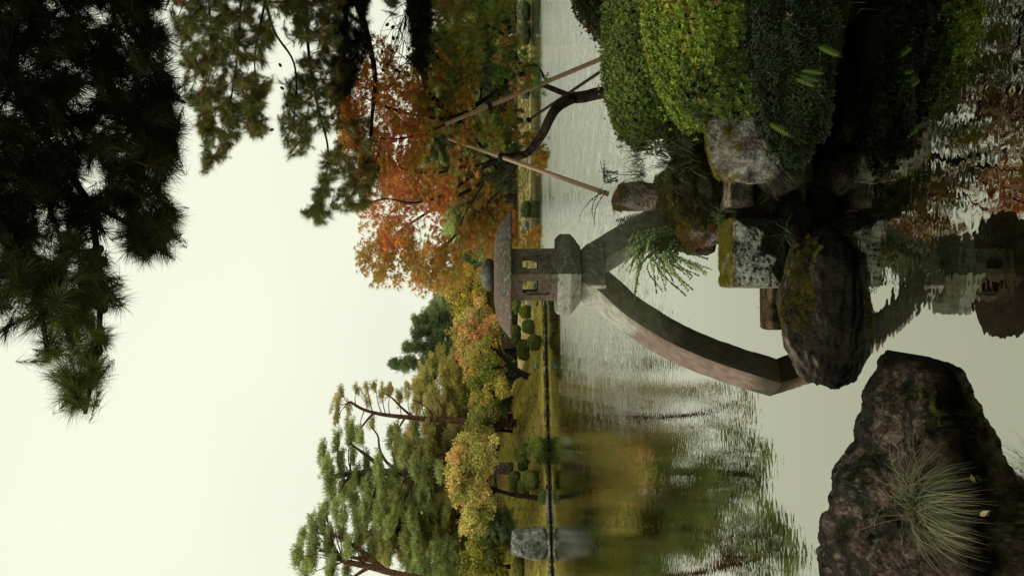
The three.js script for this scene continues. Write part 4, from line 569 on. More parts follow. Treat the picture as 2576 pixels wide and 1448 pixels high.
rock('rock', 'dark rock carrying the foot of the short lantern leg', V(0.66, 0.5, -7.75), [0.36, 0.3, 0.32], 319, 0.3, { ...dkR, moss: 0.2 }, { detail: 18 });
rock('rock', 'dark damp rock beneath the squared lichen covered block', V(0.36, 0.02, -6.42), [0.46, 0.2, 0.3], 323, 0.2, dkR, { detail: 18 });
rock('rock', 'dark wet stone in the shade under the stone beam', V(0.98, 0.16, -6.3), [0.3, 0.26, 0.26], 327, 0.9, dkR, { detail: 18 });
rock('rock', 'low flat brown rock with streaks of yellow moss in front of the block', V(-0.13, 0.0, -5.84), [0.62, 0.33, 0.44], 331, -0.12, { a: [0.10, 0.08, 0.064], b: [0.19, 0.155, 0.13], lichen: [0.07, 0.055, 0.04], moss: 1.2, wet: 0.16, paintedShade: 0.42 }, { detail: 44, cuts: 12, lo: 0.72, noise: 0.10, sharp: 0.85 });
{ // squared block
  const c = V(0.275, 0.385, -6.4), g0 = new THREE.BoxGeometry(0.545, 0.44, 0.4, 70, 60, 40);
  let g = displace(g0, (v) => { const n = fbm(v.x * 7, v.y * 7, v.z * 7, 4) * 0.025, p = -0.012 * smooth(0.05, 0.25, fbm(v.x * 26, v.y * 26, v.z * 26, 3)); const e = V(Math.abs(v.x) / 0.2725, Math.abs(v.y) / 0.22, Math.abs(v.z) / 0.2), k = [e.x, e.y, e.z].sort((a, b) => b - a)[1]; const rd = 1 - 0.035 * smooth(0.88, 1, k); return V(v.x * (rd + n) + 0.02 * v.y, v.y * (rd + n * 0.6), v.z * (rd + n + p)); });
  g.rotateY(0.03); g.translate(c.x, c.y, c.z); g.computeVertexNormals();
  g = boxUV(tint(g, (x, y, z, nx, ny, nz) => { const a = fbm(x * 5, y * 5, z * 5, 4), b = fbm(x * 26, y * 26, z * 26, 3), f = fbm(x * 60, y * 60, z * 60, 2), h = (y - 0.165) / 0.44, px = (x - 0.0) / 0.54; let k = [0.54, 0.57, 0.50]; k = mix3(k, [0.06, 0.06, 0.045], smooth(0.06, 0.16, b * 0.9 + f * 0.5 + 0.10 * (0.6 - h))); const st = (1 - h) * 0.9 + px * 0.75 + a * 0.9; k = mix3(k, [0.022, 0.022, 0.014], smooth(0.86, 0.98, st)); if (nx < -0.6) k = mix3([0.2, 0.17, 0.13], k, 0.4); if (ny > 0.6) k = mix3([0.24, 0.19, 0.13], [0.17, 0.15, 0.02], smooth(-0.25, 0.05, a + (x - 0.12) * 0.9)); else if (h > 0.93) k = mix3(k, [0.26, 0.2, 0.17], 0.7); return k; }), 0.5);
  const t = thing('stone_block', 'squared stone block with white lichen front and yellow moss on its top', 'stone block', c); part(t, 'stone', g, M.rock);
  const r = RNG(44), it = []; for (let i = 0; i < 900; i++) { const x = r.r(0.03, 0.53), z = r.r(-6.59, -6.22), a = fbm(x * 5, 3, z * 5, 4); if (a + (x - 0.18) * 1.2 < -0.02) continue; const k = mix3([0.12, 0.105, 0.012], [0.24, 0.2, 0.025], r()); it.push({ m: place(V(x, 0.603, z), V(r.r(-0.3, 0.3), 1, r.r(-0.3, 0.3)), r() * 6, r.r(0.012, 0.026)), c: k }); } stuffPart(t, 'moss', G.padA, M.leaf, it);
}
{ // stone beam and log slab
  const box = (name, label, cat, c, sz, turn, fn, seg, mat = M.rock) => { let g = displace(new THREE.BoxGeometry(...sz, ...seg), (v) => { const n = fbm(v.x * 6 + c.x * 9, v.y * 6, v.z * 6, 4) * 0.035; const e = [Math.abs(v.x) / sz[0] * 2, Math.abs(v.y) / sz[1] * 2, Math.abs(v.z) / sz[2] * 2].sort((a, b) => b - a)[1]; const rd = 1 - 0.05 * smooth(0.8, 1, e); return V(v.x * (rd + n), v.y * (rd + n), v.z * (rd + n)); }); g.rotateY(turn).translate(c.x, c.y, c.z); g.computeVertexNormals(); const t = thing(name, label, cat, c); part(t, 'stone', boxUV(tint(g, fn), 0.5), mat); return t; };
  box('stone_beam', 'squared tan topped stone beam between the mossy boulder and the lichen block', 'stone beam', V(0.9, 0.482, -6.6), [0.52, 0.2, 0.46], 0.04, (x, y, z, nx, ny) => { const a = fbm(x * 8, y * 8, z * 8, 4), b = fbm(x * 25, y * 25, z * 25, 2); let k = ny > 0.5 ? mix3([0.42, 0.34, 0.24], [0.55, 0.46, 0.34], smooth(-0.2, 0.2, a)) : mix3([0.10, 0.085, 0.065], [0.16, 0.13, 0.10], smooth(-0.2, 0.2, a)); if (a + b * 0.5 > 0.3) k = mix3(k, [0.2, 0.11, 0.05], 0.6); return k; }, [26, 12, 26]);
  const lg = box('stone_slab', 'low weathered slab with dry grass on top, sticking out into the pond from behind the block', 'slab', V(-0.12, -0.03, -7.08), [0.5, 0.2, 0.34], 0.02, (x, y, z, nx, ny) => { const a = fbm(x * 8, y * 12, z * 8, 4); return ny > 0.4 ? mix3([0.16, 0.1, 0.045], [0.24, 0.15, 0.07], smooth(-0.2, 0.2, a)) : mix3([0.03, 0.026, 0.02], [0.07, 0.055, 0.04], smooth(-0.2, 0.3, a)); }, [30, 10, 20]);
  lg.children[0].name = 'slab';
}
{ // the great boulder at the near left, lofted from its crest line
  const st = [[897, 2345, 4.47, 4.42], [902, 2305, 4.5, 4.34], [912, 2272, 4.5, 4.28], [932, 2240, 4.5, 4.22], [985, 2214, 4.48, 4.2], [1040, 2194, 4.47, 4.14], [1095, 2173, 4.46, 4.1], [1132, 2171, 4.47, 4.06], [1165, 2140, 4.48, 4.04], [1205, 2110, 4.48, 4.0], [1260, 2094, 4.48, 3.97], [1330, 2073, 4.48, 3.93], [1400, 2070, 4.48, 3.9], [1448, 2077, 4.48, 3.9], [1550, 2110, 4.5, 3.9], [1680, 2190, 4.5, 4.0], [1780, 2330, 4.5, 4.3]];
  const NX = 300, NT = 130, pos = [], idx = [];
  for (let i = 0; i <= NX; i++) { const u = i / NX * (st.length - 1), k = Math.min(st.length - 2, Math.floor(u)), f = u - k, a = st[k], b = st[k + 1], z0 = st[Math.max(0, k - 1)], z3 = st[Math.min(st.length - 1, k + 2)], cr = (q) => 0.5 * (2 * a[q] + (b[q] - z0[q]) * f + (2 * z0[q] - 5 * a[q] + 4 * b[q] - z3[q]) * f * f + (3 * a[q] - z0[q] - 3 * b[q] + z3[q]) * f * f * f), y = lerp(a[0], b[0], f), v = cr(1), dc = cr(2), df = cr(3), h = Math.max(0.0, H + (1288 - v) / F * dc), x = (724 - y) / F * 4.42;
    for (let j = 0; j <= NT; j++) { const t = j / NT * 1.16 - 0.08, th = t * Math.PI, c = Math.cos(th), s = Math.sin(th); let yy = s > 0 ? h * Math.pow(s, c < 0 ? 0.42 : 0.8) * (c < 0 ? 1 - 0.12 * -c : 1) : s * 0.6, zz = -dc + (c > 0 ? -0.45 : (dc - df) * 1.08) * Math.abs(c) * (c > 0 ? 1 : 1) - 0.0; if (c < 0) zz = -dc + (dc - df) * 1.05 * Math.pow(-c, 0.9); const q = V(x, yy, zz), e = smooth(0, 0.1, h); const n = fbm(q.x * 3.2 + 4, q.y * 3.2, q.z * 3.2, 5) * 0.10 * e - Math.abs(noise(q.x * 5 + 3, q.y * 9, q.z * 5)) * 0.045 * e - 0.02 * e * smooth(0.06, 0.0, Math.abs(fbm(q.x * 2.2, q.y * 4, q.z * 2.2 + 9, 3))) + 0.009 * e * fbm(q.x * 22, q.y * 22, q.z * 22, 3); pos.push(q.x, q.y + n * s, q.z - c * n * 1.2); } }
  for (let i = 0; i < NX; i++) for (let j = 0; j < NT; j++) { const a = i * (NT + 1) + j, b = a + NT + 1; idx.push(a, a + 1, b, a + 1, b + 1, b); }
  const g = new THREE.BufferGeometry(); g.setAttribute('position', new THREE.Float32BufferAttribute(pos, 3)); g.setIndex(idx); g.computeVertexNormals();
  const gt = boxUV(tint(g, (x, y, z, nx, ny, nz) => { const a = fbm(x * 5, y * 5, z * 5, 5), b = fbm(x * 13 + 3, y * 13, z * 13, 3), c = fbm(x * 7 + 8, y * 7, z * 7, 3), f = fbm(x * 34, y * 34, z * 34, 2); let k = mix3([0.16, 0.112, 0.09], [0.045, 0.044, 0.028], smooth(-0.06, 0.12, a)); k = mix3(k, [0.22, 0.175, 0.10], smooth(0.12, 0.18, c + b * 0.3) * smooth(0.2, 0.5, ny) * 0.9); k = mix3(k, [0.2, 0.15, 0.115], smooth(0.14, 0.22, b) * 0.55); k = mix3(k, [0.42, 0.42, 0.35], smooth(0.2, 0.28, f) * 0.45); k = mix3(k, [0.03, 0.03, 0.02], smooth(0.12, 0.3, -f + a * 0.3) * 0.6); const dark = smooth(-0.15, 0.35, nx * 0.75 + nz * 0.75 - ny * 0.4 + a * 0.6 + 0.06 + 0.6 * smooth(-1.0, -0.5, x) * smooth(0.98, 0.8, ny)); k = mix3(k, [0.018, 0.016, 0.009], dark * 0.95); k = mix3(k, [0.010, 0.009, 0.005], smooth(0.14, 0.03, y + a * 0.1)); return k; }), 0.4);  // dark: shade of the front and right sides painted into the stone colour
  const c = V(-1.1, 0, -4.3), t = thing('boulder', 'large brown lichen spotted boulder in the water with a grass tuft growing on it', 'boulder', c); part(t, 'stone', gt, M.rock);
}

// ---------------------------------------------------------------- grasses, ferns, sprays
function bladesGeo(list) { // list: {o, d (initial dir), L, droop, w, c0, c1}
  const pos = [], col = [];
  for (const b of list) { const n = 6, p = b.o.clone(), d = b.d.clone().normalize(), side = V(-d.z, 0, d.x).normalize(); if (!isFinite(side.x) || side.lengthSq() < 0.1) side.set(1, 0, 0); let prev = null; for (let i = 0; i <= n; i++) { const t = i / n, w = b.w * (1 - t * t * 0.95), l = p.clone().addScaledVector(side, w), r = p.clone().addScaledVector(side, -w), c = mix3(b.c0, b.c1, t); if (prev) { for (const v of [prev[0], prev[1], l, prev[1], r, l]) pos.push(v.x, v.y, v.z); for (const q of [prev[2], prev[2], c, prev[2], c, c]) col.push(...q); } prev = [l, r, c]; p.addScaledVector(d, b.L / n); d.y -= b.droop / n; d.normalize(); } }
  return triGeo(pos, col);
}
function grassTuft(name, label, base, n, L, o) {
  const r = RNG(o.seed), list = []; for (let i = 0; i < n; i++) { const a = r.r(0, 6.283), sp = (o.spread ?? 0.9) * Math.sqrt(r()), d = V(Math.cos(a) * sp, 1 * r.r(0.5, 1.1), Math.sin(a) * sp).add(o.lean || V(0, 0, 0)); const k = r.pick(o.cols), dry = mix3(k, o.tip || k, r()); list.push({ o: base.clone().add(V(r.g() * o.rad, r.r(-0.02, 0.02), r.g() * o.rad * (o.radz ?? 1))), d, L: L * r.r(0.5, 1.15), droop: r.r(0.6, 2.2) * (o.droop ?? 1), w: (o.w || 0.0022) * r.r(0.7, 1.3), c0: mix3(k, [0.02, 0.025, 0.008], 0.4), c1: dry }); }
  const t = thing(name, label, o.cat || 'grass', base, o.group); part(t, 'blades', bladesGeo(list), M.blade); return t;
}
const GB = [[0.10, 0.13, 0.05], [0.16, 0.2, 0.08], [0.22, 0.24, 0.12], [0.07, 0.1, 0.03]], GD = [[0.035, 0.05, 0.015], [0.06, 0.075, 0.03], [0.09, 0.1, 0.05]];
{
  const b = P(2318, 1262, 4.0); grassTuft('grass_tuft', 'long bladed grass tuft spilling over the large brown boulder', b, 560, 0.37, { seed: 71, rad: 0.085, radz: 0.5, spread: 1.7, cols: [[0.03, 0.048, 0.014], [0.05, 0.07, 0.025], [0.08, 0.1, 0.04], [0.2, 0.18, 0.1], [0.05, 0.07, 0.025], [0.03, 0.045, 0.012]], tip: [0.26, 0.23, 0.13], lean: V(-0.12, -0.05, 0.5), w: 0.0016, droop: 1.8 });
  [[1600, 440, 6.9, 90, 0.34, 'dark grass clump next to the narrow upright stone'], [1660, 400, 6.8, 100, 0.36, 'dark grass hanging under the squared clipped shrub, topmost clump'], [1720, 385, 6.6, 90, 0.32, 'dark grass clump above the mossy grey boulder'], [1590, 385, 7.2, 80, 0.3, 'dark grass clump at the left end of the squared clipped shrub'], [1700, 450, 6.6, 70, 0.26, 'dark grass clump on the moss covered rock']].forEach((a, i) => grassTuft('grass_clump', a[5], P(a[0] + 20, a[1], a[2]), a[3], a[4], { seed: 80 + i, rad: 0.08, spread: 1.2, cols: GD, tip: [0.14, 0.14, 0.08], w: 0.0028, droop: 1.2 }));
  grassTuft('grass_clump', 'grass clump between the short lantern leg foot and the lichen block', P(1822, 548, 6.5), 90, 0.2, { seed: 90, rad: 0.04, spread: 1.3, cols: [[0.06, 0.09, 0.03], [0.1, 0.13, 0.05]], w: 0.0025 });
  grassTuft('grass_clump', 'strappy dark leaves at the foot of the short lantern leg', P(1745, 595, 7.1), 70, 0.2, { seed: 91, rad: 0.05, spread: 1.5, cols: [[0.03, 0.045, 0.012], [0.05, 0.07, 0.02]], w: 0.005 });
  grassTuft('grass_clump', 'thin pale grass in the dark hollow under the stone beam', P(1950, 470, 6.25), 30, 0.2, { seed: 92, rad: 0.05, spread: 1.2, cols: [[0.10, 0.12, 0.06], [0.14, 0.15, 0.09]], w: 0.0018 });
  grassTuft('grass_clump', 'sparse green sprig in the dark corner right of the lichen block', P(1985, 585, 6.05), 22, 0.17, { seed: 93, rad: 0.02, spread: 1.5, cols: [[0.05, 0.12, 0.05], [0.12, 0.15, 0.08]], w: 0.002 });
  grassTuft('grass_clump', 'dry grass on top of the low slab in the pond', V(-0.12, 0.06, -7.06), 120, 0.12, { seed: 94, rad: 0.12, spread: 1.6, cols: [[0.26, 0.16, 0.06], [0.2, 0.17, 0.05], [0.3, 0.2, 0.09]], w: 0.0016, droop: 2 });
  grassTuft('grass_clump', 'few thin blades at the left end of the low mossy rock', P(2010, 895, 5.95), 7, 0.13, { seed: 95, rad: 0.015, spread: 1.4, cols: [[0.2, 0.2, 0.07]], w: 0.0016 });
  grassTuft('grass_clump', 'pale grass at the water line below the far right ground cover', P(2190, 10, 5.3), 30, 0.25, { seed: 96, rad: 0.06, spread: 1.4, cols: [[0.16, 0.16, 0.07], [0.1, 0.13, 0.05]], w: 0.002, lean: V(-0.4, 0, 0) });
}
{ // moss on the low rock and on the mossy mound, fine relief
  const r = RNG(45), mossOn = (name, pos, n, fn, cols) => { const t = scene.children.find((c) => c.userData.label === name); const it = []; const st = t.children[0].geometry, P0 = st.attributes.position, N0 = st.attributes.normal, w = worldOf(t); let tries = 0; while (it.length < n && tries++ < n * 40) { const i = Math.floor(r() * P0.count), p = V(P0.getX(i), P0.getY(i), P0.getZ(i)).add(w), nn = V(N0.getX(i), N0.getY(i), N0.getZ(i)); if (!fn(p, nn)) continue; p.add(V(r.g() * 0.012, -0.003, r.g() * 0.012)); const gk = clamp(0.5 + 1.6 * fbm(p.x * 9, p.y * 9, p.z * 9, 3) + r.g() * 0.25); it.push({ m: place(p, nn.add(V(0, 0.6, 0)), r() * 6, r.r(0.008, 0.03)), c: mix3(cols[0], cols[1], gk) }); } if (it.length) stuffPart(t, 'moss', G.padA, M.leaf, it); };
  mossOn('low flat brown rock with streaks of yellow moss in front of the block', 0, 620, (p, n) => n.y > 0.2 && p.y > 0.12 && p.z > -5.95 && p.z < -5.62 && fbm(p.x * 3, p.z * 9, 3, 4) + r() * 0.36 - 0.18 > 0.02 && p.x > -0.35, [[0.04, 0.042, 0.008], [0.15, 0.125, 0.02]]);
  mossOn('rounded moss covered rock with brown grass right of the short lantern leg', 0, 2600, (p, n) => n.y > -0.4 && fbm(p.x * 4, p.y * 4, p.z * 4, 3) + r() * 0.36 - 0.18 > -0.15, [[0.025, 0.028, 0.008], [0.085, 0.075, 0.015]]);
  mossOn('narrow upright stone with reddish and grey patches at the foot of the bamboo prop', 0, 700, (p, n) => p.y > 1.32 && n.y > -0.1, [[0.12, 0.11, 0.02], [0.24, 0.17, 0.05]]);
  mossOn('upright mossy grey boulder with lichen between the bright clipped shrub and the stone beam', 0, 900, (p, n) => (n.y > 0.4 && p.x < 1.2 && fbm(p.x * 5, p.y * 5, p.z * 5, 3) + r() * 0.36 - 0.18 > 0.0) || (fbm(p.x * 4 + 2, p.y * 4, p.z * 4, 3) > 0.2), [[0.1, 0.1, 0.015], [0.24, 0.2, 0.03]]);
  mossOn('pinkish grey rock with dry red moss under the foot of the short lantern leg', 0, 600, (p, n) => n.y > 0.1 && fbm(p.x * 6, p.y * 6, p.z * 6, 3) + r() * 0.36 - 0.18 > -0.02, [[0.1, 0.09, 0.015], [0.26, 0.1, 0.04]]);
  mossOn('large brown lichen spotted boulder in the water with a grass tuft growing on it', 0, 500, (p, n) => p.x > -0.85 && n.y > 0.3 && fbm(p.x * 5, p.y * 5, p.z * 5, 3) + r() * 0.36 - 0.18 > 0.08, [[0.03, 0.035, 0.008], [0.12, 0.11, 0.015]]);
}
// leaf sprays: arching twigs with paired oval leaves
const ovalLeaf = (() => { const pos = [], n = 6, pt = (i, s) => { const t = i / n, w = 0.27 * Math.sin(Math.PI * Math.pow(t, 0.8)); return V(s * w, -0.12 * t * t + Math.abs(s) * 0.08, t); }; for (let i = 0; i < n; i++) for (const s of [-1, 1]) for (const v of [pt(i, 0), pt(i, s), pt(i + 1, 0), pt(i, s), pt(i + 1, s), pt(i + 1, 0)]) pos.push(v.x, v.y, v.z); return triGeo(pos); })();
function sprays(name, label, base, twigs, o) {
  const r = RNG(o.seed), t = thing(name, label, o.cat || 'shrub', base), tg = [], it = [], m = new THREE.Matrix4(), X = V(0, 0, 0), Z = V(0, 0, 0), Yv = V(0, 0, 0);
  for (const tw of twigs) { const c = new THREE.CatmullRomCurve3(tw, false, 'centripetal'), L = c.getLength(); tg.push(limb(tw, 0.0035, 0.0012, { n: 10, k: 4 })); const n = Math.max(4, Math.round(L / o.gap)); for (let i = 2; i <= n; i++) { const p = c.getPointAt(i / n), d = c.getTangentAt(i / n); for (const s of [-1, 1]) { if (r() < 0.08) continue; X.crossVectors(d, V(0, 1, 0)).normalize(); Z.copy(X).multiplyScalar(s).addScaledVector(d, 0.55).add(V(r.g() * 0.2, r.g() * 0.2 - 0.1, r.g() * 0.2)).normalize(); Yv.set(r.g() * 0.4, 0.7, r.g() * 0.4 + 0.8); X.crossVectors(Yv, Z).normalize(); Yv.crossVectors(Z, X); m.makeBasis(X, Yv, Z); const sc = o.leaf * r.r(0.7, 1.2) * (1 - 0.35 * i / n); m.scale(V(sc, sc, sc)); m.setPosition(p); const k = mix3(o.cols[0], o.cols[1], r()); it.push({ m: m.clone(), c: r() < 0.06 ? [0.3, 0.16, 0.06] : k }); } } }
  part(t, 'twigs', merged(tg), M.twig); stuffPart(t, 'foliage', ovalLeaf, M.gloss, it); return t;
}
{
  const r = RNG(55), tw = [], tips = [[1575, 684], [1596, 690], [1613, 749], [1640, 700], [1668, 734], [1700, 715], [1727, 739], [1750, 700], [1772, 687], [1590, 650], [1620, 660], [1680, 680], [1610, 630]];
  for (const [v, y] of tips) for (let k = 0; k < 4; k++) { const b = P(1725 + r.r(-25, 30), 585 + r.r(-15, 20), 7.15 + r.r(-0.15, 0.15)), e = P(v + r.r(-18, 18), y - r.r(0, k * 22), 7.1 + r.r(-0.35, 0.3)), m = b.clone().lerp(e, 0.5); m.y += 0.12 + r.r(0, 0.12); tw.push([b, m, e]); }
  sprays('leafy_shrub', 'arching leafy sprays hanging over the water beneath the lantern', P(1730, 585, 7.15), tw, { seed: 56, gap: 0.025, leaf: 0.05, cols: [[0.10, 0.15, 0.04], [0.24, 0.32, 0.12]] });
  const t2 = []; for (let k = 0; k < 22; k++) { const b = P(1660 + r.r(-20, 40), 560 + r.r(-20, 20), 8.0), e = P(1548 + r.r(0, 70), 545 + r.r(-5, 40), 8.1 + r.r(-0.2, 0.3)), m = b.clone().lerp(e, 0.5); m.x += r.r(0, 0.1); t2.push([b, m, e]); }
  sprays('leafy_shrub', 'small leaved twigs seen behind the short lantern leg', P(1660, 560, 8), t2, { seed: 57, gap: 0.02, leaf: 0.035, cols: [[0.05, 0.07, 0.02], [0.12, 0.14, 0.05]] });
  const t3 = [[P(1525, 478, 7.4), P(1490, 500, 7.35), P(1462, 535, 7.3), P(1457, 550, 7.3)], [P(1525, 480, 7.4), P(1500, 520, 7.35), P(1495, 565, 7.3)], [P(1515, 470, 7.4), P(1490, 520, 7.45), P(1496, 560, 7.4)]];
  sprays('trailing_twigs', 'two trailing leafy twigs by the foot of the left bamboo prop', P(1525, 478, 7.4), t3, { seed: 58, gap: 0.03, leaf: 0.034, cols: [[0.1, 0.13, 0.03], [0.2, 0.24, 0.06]], cat: 'twigs' });
  const t4 = []; for (let k = 0; k < 12; k++) { const b = P(1555, 440 + r.r(-20, 20), 7.2); t4.push([b, b.clone().add(V(r.r(-0.06, 0.06), 0.12, 0)), P(1498 + r.r(0, 40), 425 + r.r(-20, 25), 7.2)]); }
  sprays('sapling', 'thin leafy sapling above the grass left of the squared shrub', P(1555, 440, 7.2), t4, { seed: 59, gap: 0.03, leaf: 0.036, cols: [[0.06, 0.09, 0.03], [0.15, 0.2, 0.07]], cat: 'sapling' });
}
function fern(label, fronds, d, seed) {
  const r = RNG(seed), base = P(fronds[0][0], fronds[0][1], d), t = thing('fern', label, 'fern', base);
  fronds.forEach(([v0, y0, v1, y1, cl]) => { const a = P(v0, y0, d), e = P(v1, y1, d - 0.25), m = a.clone().lerp(e, 0.5); m.y += 0.09; m.z += 0.05; const c = new THREE.CatmullRomCurve3([a, m, e]), pos = [], col = [], n = 26, L = c.getLength();
    for (let i = 1; i <= n; i++) { const q = i / n, p = c.getPointAt(q), dr = c.getTangentAt(q), sd = V(0, 0, 0).crossVectors(dr, V(0.1, 0.5, 1)).normalize(), w = L * 0.085 * Math.sin(Math.PI * Math.pow(1 - q, 0.55) * 0.92 + 0.1); for (const s of [-1, 1]) { const dir = sd.clone().multiplyScalar(s).addScaledVector(dr, 0.35).normalize(), hw = L / n * 0.42; for (let k = 0; k < 3; k++) { const x0 = p.clone().addScaledVector(dir, w * k / 3), x1 = p.clone().addScaledVector(dir, w * (k + 1) / 3), h0 = hw * (1 - k / 3.2), h1 = hw * (1 - (k + 1) / 3.2), dz = V(0, -0.012 * k, 0); const A = x0.clone().addScaledVector(dr, -h0), B = x0.clone().addScaledVector(dr, h0), Cc = x1.clone().addScaledVector(dr, h1 * 0.6).add(dz), D = x1.clone().addScaledVector(dr, -h1 * 0.6).add(dz); for (const z of [A, B, Cc, A, Cc, D]) pos.push(z.x, z.y, z.z); for (let z = 0; z < 6; z++) col.push(...mix3(cl, [cl[0] * 0.6, cl[1] * 0.7, cl[2] * 0.5], r())); } } }
    part(t, 'frond', triGeo(pos, col), M.blade); });
}
const fb1 = [0.17, 0.24, 0.04], fb2 = [0.07, 0.11, 0.02];
fern('bright fern with two long fronds hanging beside the mossy grey boulder', [[1926, 283, 2002, 348, fb1], [1980, 255, 2042, 303, fb1], [1970, 280, 2025, 332, fb2], [1965, 270, 2012, 322, fb2]], 5.7, 1);
fern('single bright fern frond over the dark water at the right', [[2068, 108, 2112, 142, fb1]], 5.4, 2);
fern('pale green fern above the pile of dead leaves', [[2015, 190, 2050, 218, [0.16, 0.22, 0.06]], [2025, 180, 2070, 185, [0.14, 0.2, 0.05]], [2020, 185, 2062, 205, [0.1, 0.15, 0.04]]], 5.5, 3);
{ // dead leaves caught at the foot of the ground cover
  const r = RNG(66), c0 = P(2048, 220, 5.5), t = thing('dead_leaves', 'heap of curled brown dead leaves at the edge of the dark water', 'dead leaves', c0);
  for (let i = 0; i < 60; i++) { const p = P(2048 + r.g() * 22, 219 + r.g() * 20, 5.5 + r.r(-0.12, 0.1)), m = place(p, rdir(r), r() * 6, r.r(0.03, 0.06)); const me = shadowed(new THREE.Mesh(ovalLeaf, r.pick([M.dl1 ||= std({ color: C(0.16, 0.07, 0.035) }), M.dl2 ||= std({ color: C(0.24, 0.12, 0.06) }), M.dl3 ||= std({ color: C(0.10, 0.045, 0.025) })]))); me.name = 'leaf'; const w = worldOf(t); m.decompose(me.position, me.quaternion, me.scale); me.position.sub(w); t.add(me); }
  const fl = (label, v, y, turn) => { const d = H * F / (v - 1288), p = P(v, y, d); p.y = 0.012; const m = shadowed(new THREE.Mesh(ovalLeaf, M.dl4 ||= std({ color: C(0.44, 0.36, 0.18), roughness: 0.6 }))); m.name = numbered('fallen_leaf'); m.userData = { label, category: 'leaf' }; m.position.copy(p); m.rotation.set(0.1, turn, 0.35); m.scale.set(0.045, 0.06, 0.066); scene.add(m); };
  fl('yellow leaf floating on the dark water beside the boulder grass, nearer the lantern', 2463, 1212, 2.7); fl('yellow leaf floating on the dark water beside the boulder grass, nearer the picture corner', 2474, 1296, 0.6);
}

// ---------------------------------------------------------------- near clipped shrubs
const g3 = 'near clipped shrubs';
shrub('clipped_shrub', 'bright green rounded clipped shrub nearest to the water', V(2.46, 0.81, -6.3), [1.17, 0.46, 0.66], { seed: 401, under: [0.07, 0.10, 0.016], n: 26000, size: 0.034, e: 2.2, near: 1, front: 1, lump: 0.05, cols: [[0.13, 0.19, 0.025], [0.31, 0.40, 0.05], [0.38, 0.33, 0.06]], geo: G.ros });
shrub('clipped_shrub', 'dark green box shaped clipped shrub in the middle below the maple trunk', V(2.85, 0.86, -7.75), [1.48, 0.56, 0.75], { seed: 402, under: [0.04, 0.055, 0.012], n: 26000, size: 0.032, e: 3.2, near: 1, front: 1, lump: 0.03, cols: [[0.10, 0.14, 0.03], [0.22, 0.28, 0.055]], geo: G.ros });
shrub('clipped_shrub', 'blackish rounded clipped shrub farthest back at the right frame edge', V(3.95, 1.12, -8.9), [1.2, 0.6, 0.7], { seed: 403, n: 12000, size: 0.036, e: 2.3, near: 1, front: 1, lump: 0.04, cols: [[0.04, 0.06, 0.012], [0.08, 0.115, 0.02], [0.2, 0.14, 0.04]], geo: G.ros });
shrub('ground_cover', 'low dark small leaved ground cover along the water under the bright shrub', V(1.85, 0.32, -5.62), [0.95, 0.30, 0.34], { seed: 404, n: 9000, size: 0.036, e: 2, near: 1, front: 1, lump: 0.25, cols: [[0.007, 0.011, 0.003], [0.035, 0.05, 0.013]], geo: G.ros2 });
shrub('ground_cover', 'dense dark leaves between the bright shrub and the mossy boulder', V(1.6, 0.62, -6.05), [0.42, 0.42, 0.34], { seed: 405, n: 5000, size: 0.034, e: 2, near: 1, front: 1, lump: 0.2, cols: [[0.04, 0.06, 0.012], [0.13, 0.17, 0.03]], geo: G.ros });

// ---------------------------------------------------------------- growth: joins clusters to the nearest wood
function grow(nodes, targets, r, w0) { // nodes: Vector3[]; returns tubes joining each target to what already stands
  const pool = nodes.slice(), geos = [], list = targets.map((p) => ({ p, d: Math.min(...nodes.map((n) => n.distanceTo(p))) })).sort((a, b) => a.d - b.d);
  for (const t of list) { let best = null, bd = 1e9; for (const n of pool) { const d = n.distanceToSquared(t.p); if (d < bd) { bd = d; best = n; } } const m = best.clone().lerp(t.p, 0.5), L = Math.sqrt(bd); m.add(V(r.g(), r.g() + 0.4, r.g()).multiplyScalar(L * 0.12)); const w = Math.min(w0, 0.0018 + L * w0 * 0.6); geos.push(limb([best, m, t.p], w, w * 0.6, { n: 4, k: 4, rough: 0 })); pool.push(m, t.p); t.from = best; }
  return { geos, list };
}
const pathPts = (p, n = 14) => new THREE.CatmullRomCurve3(p, false, 'centripetal').getPoints(n);

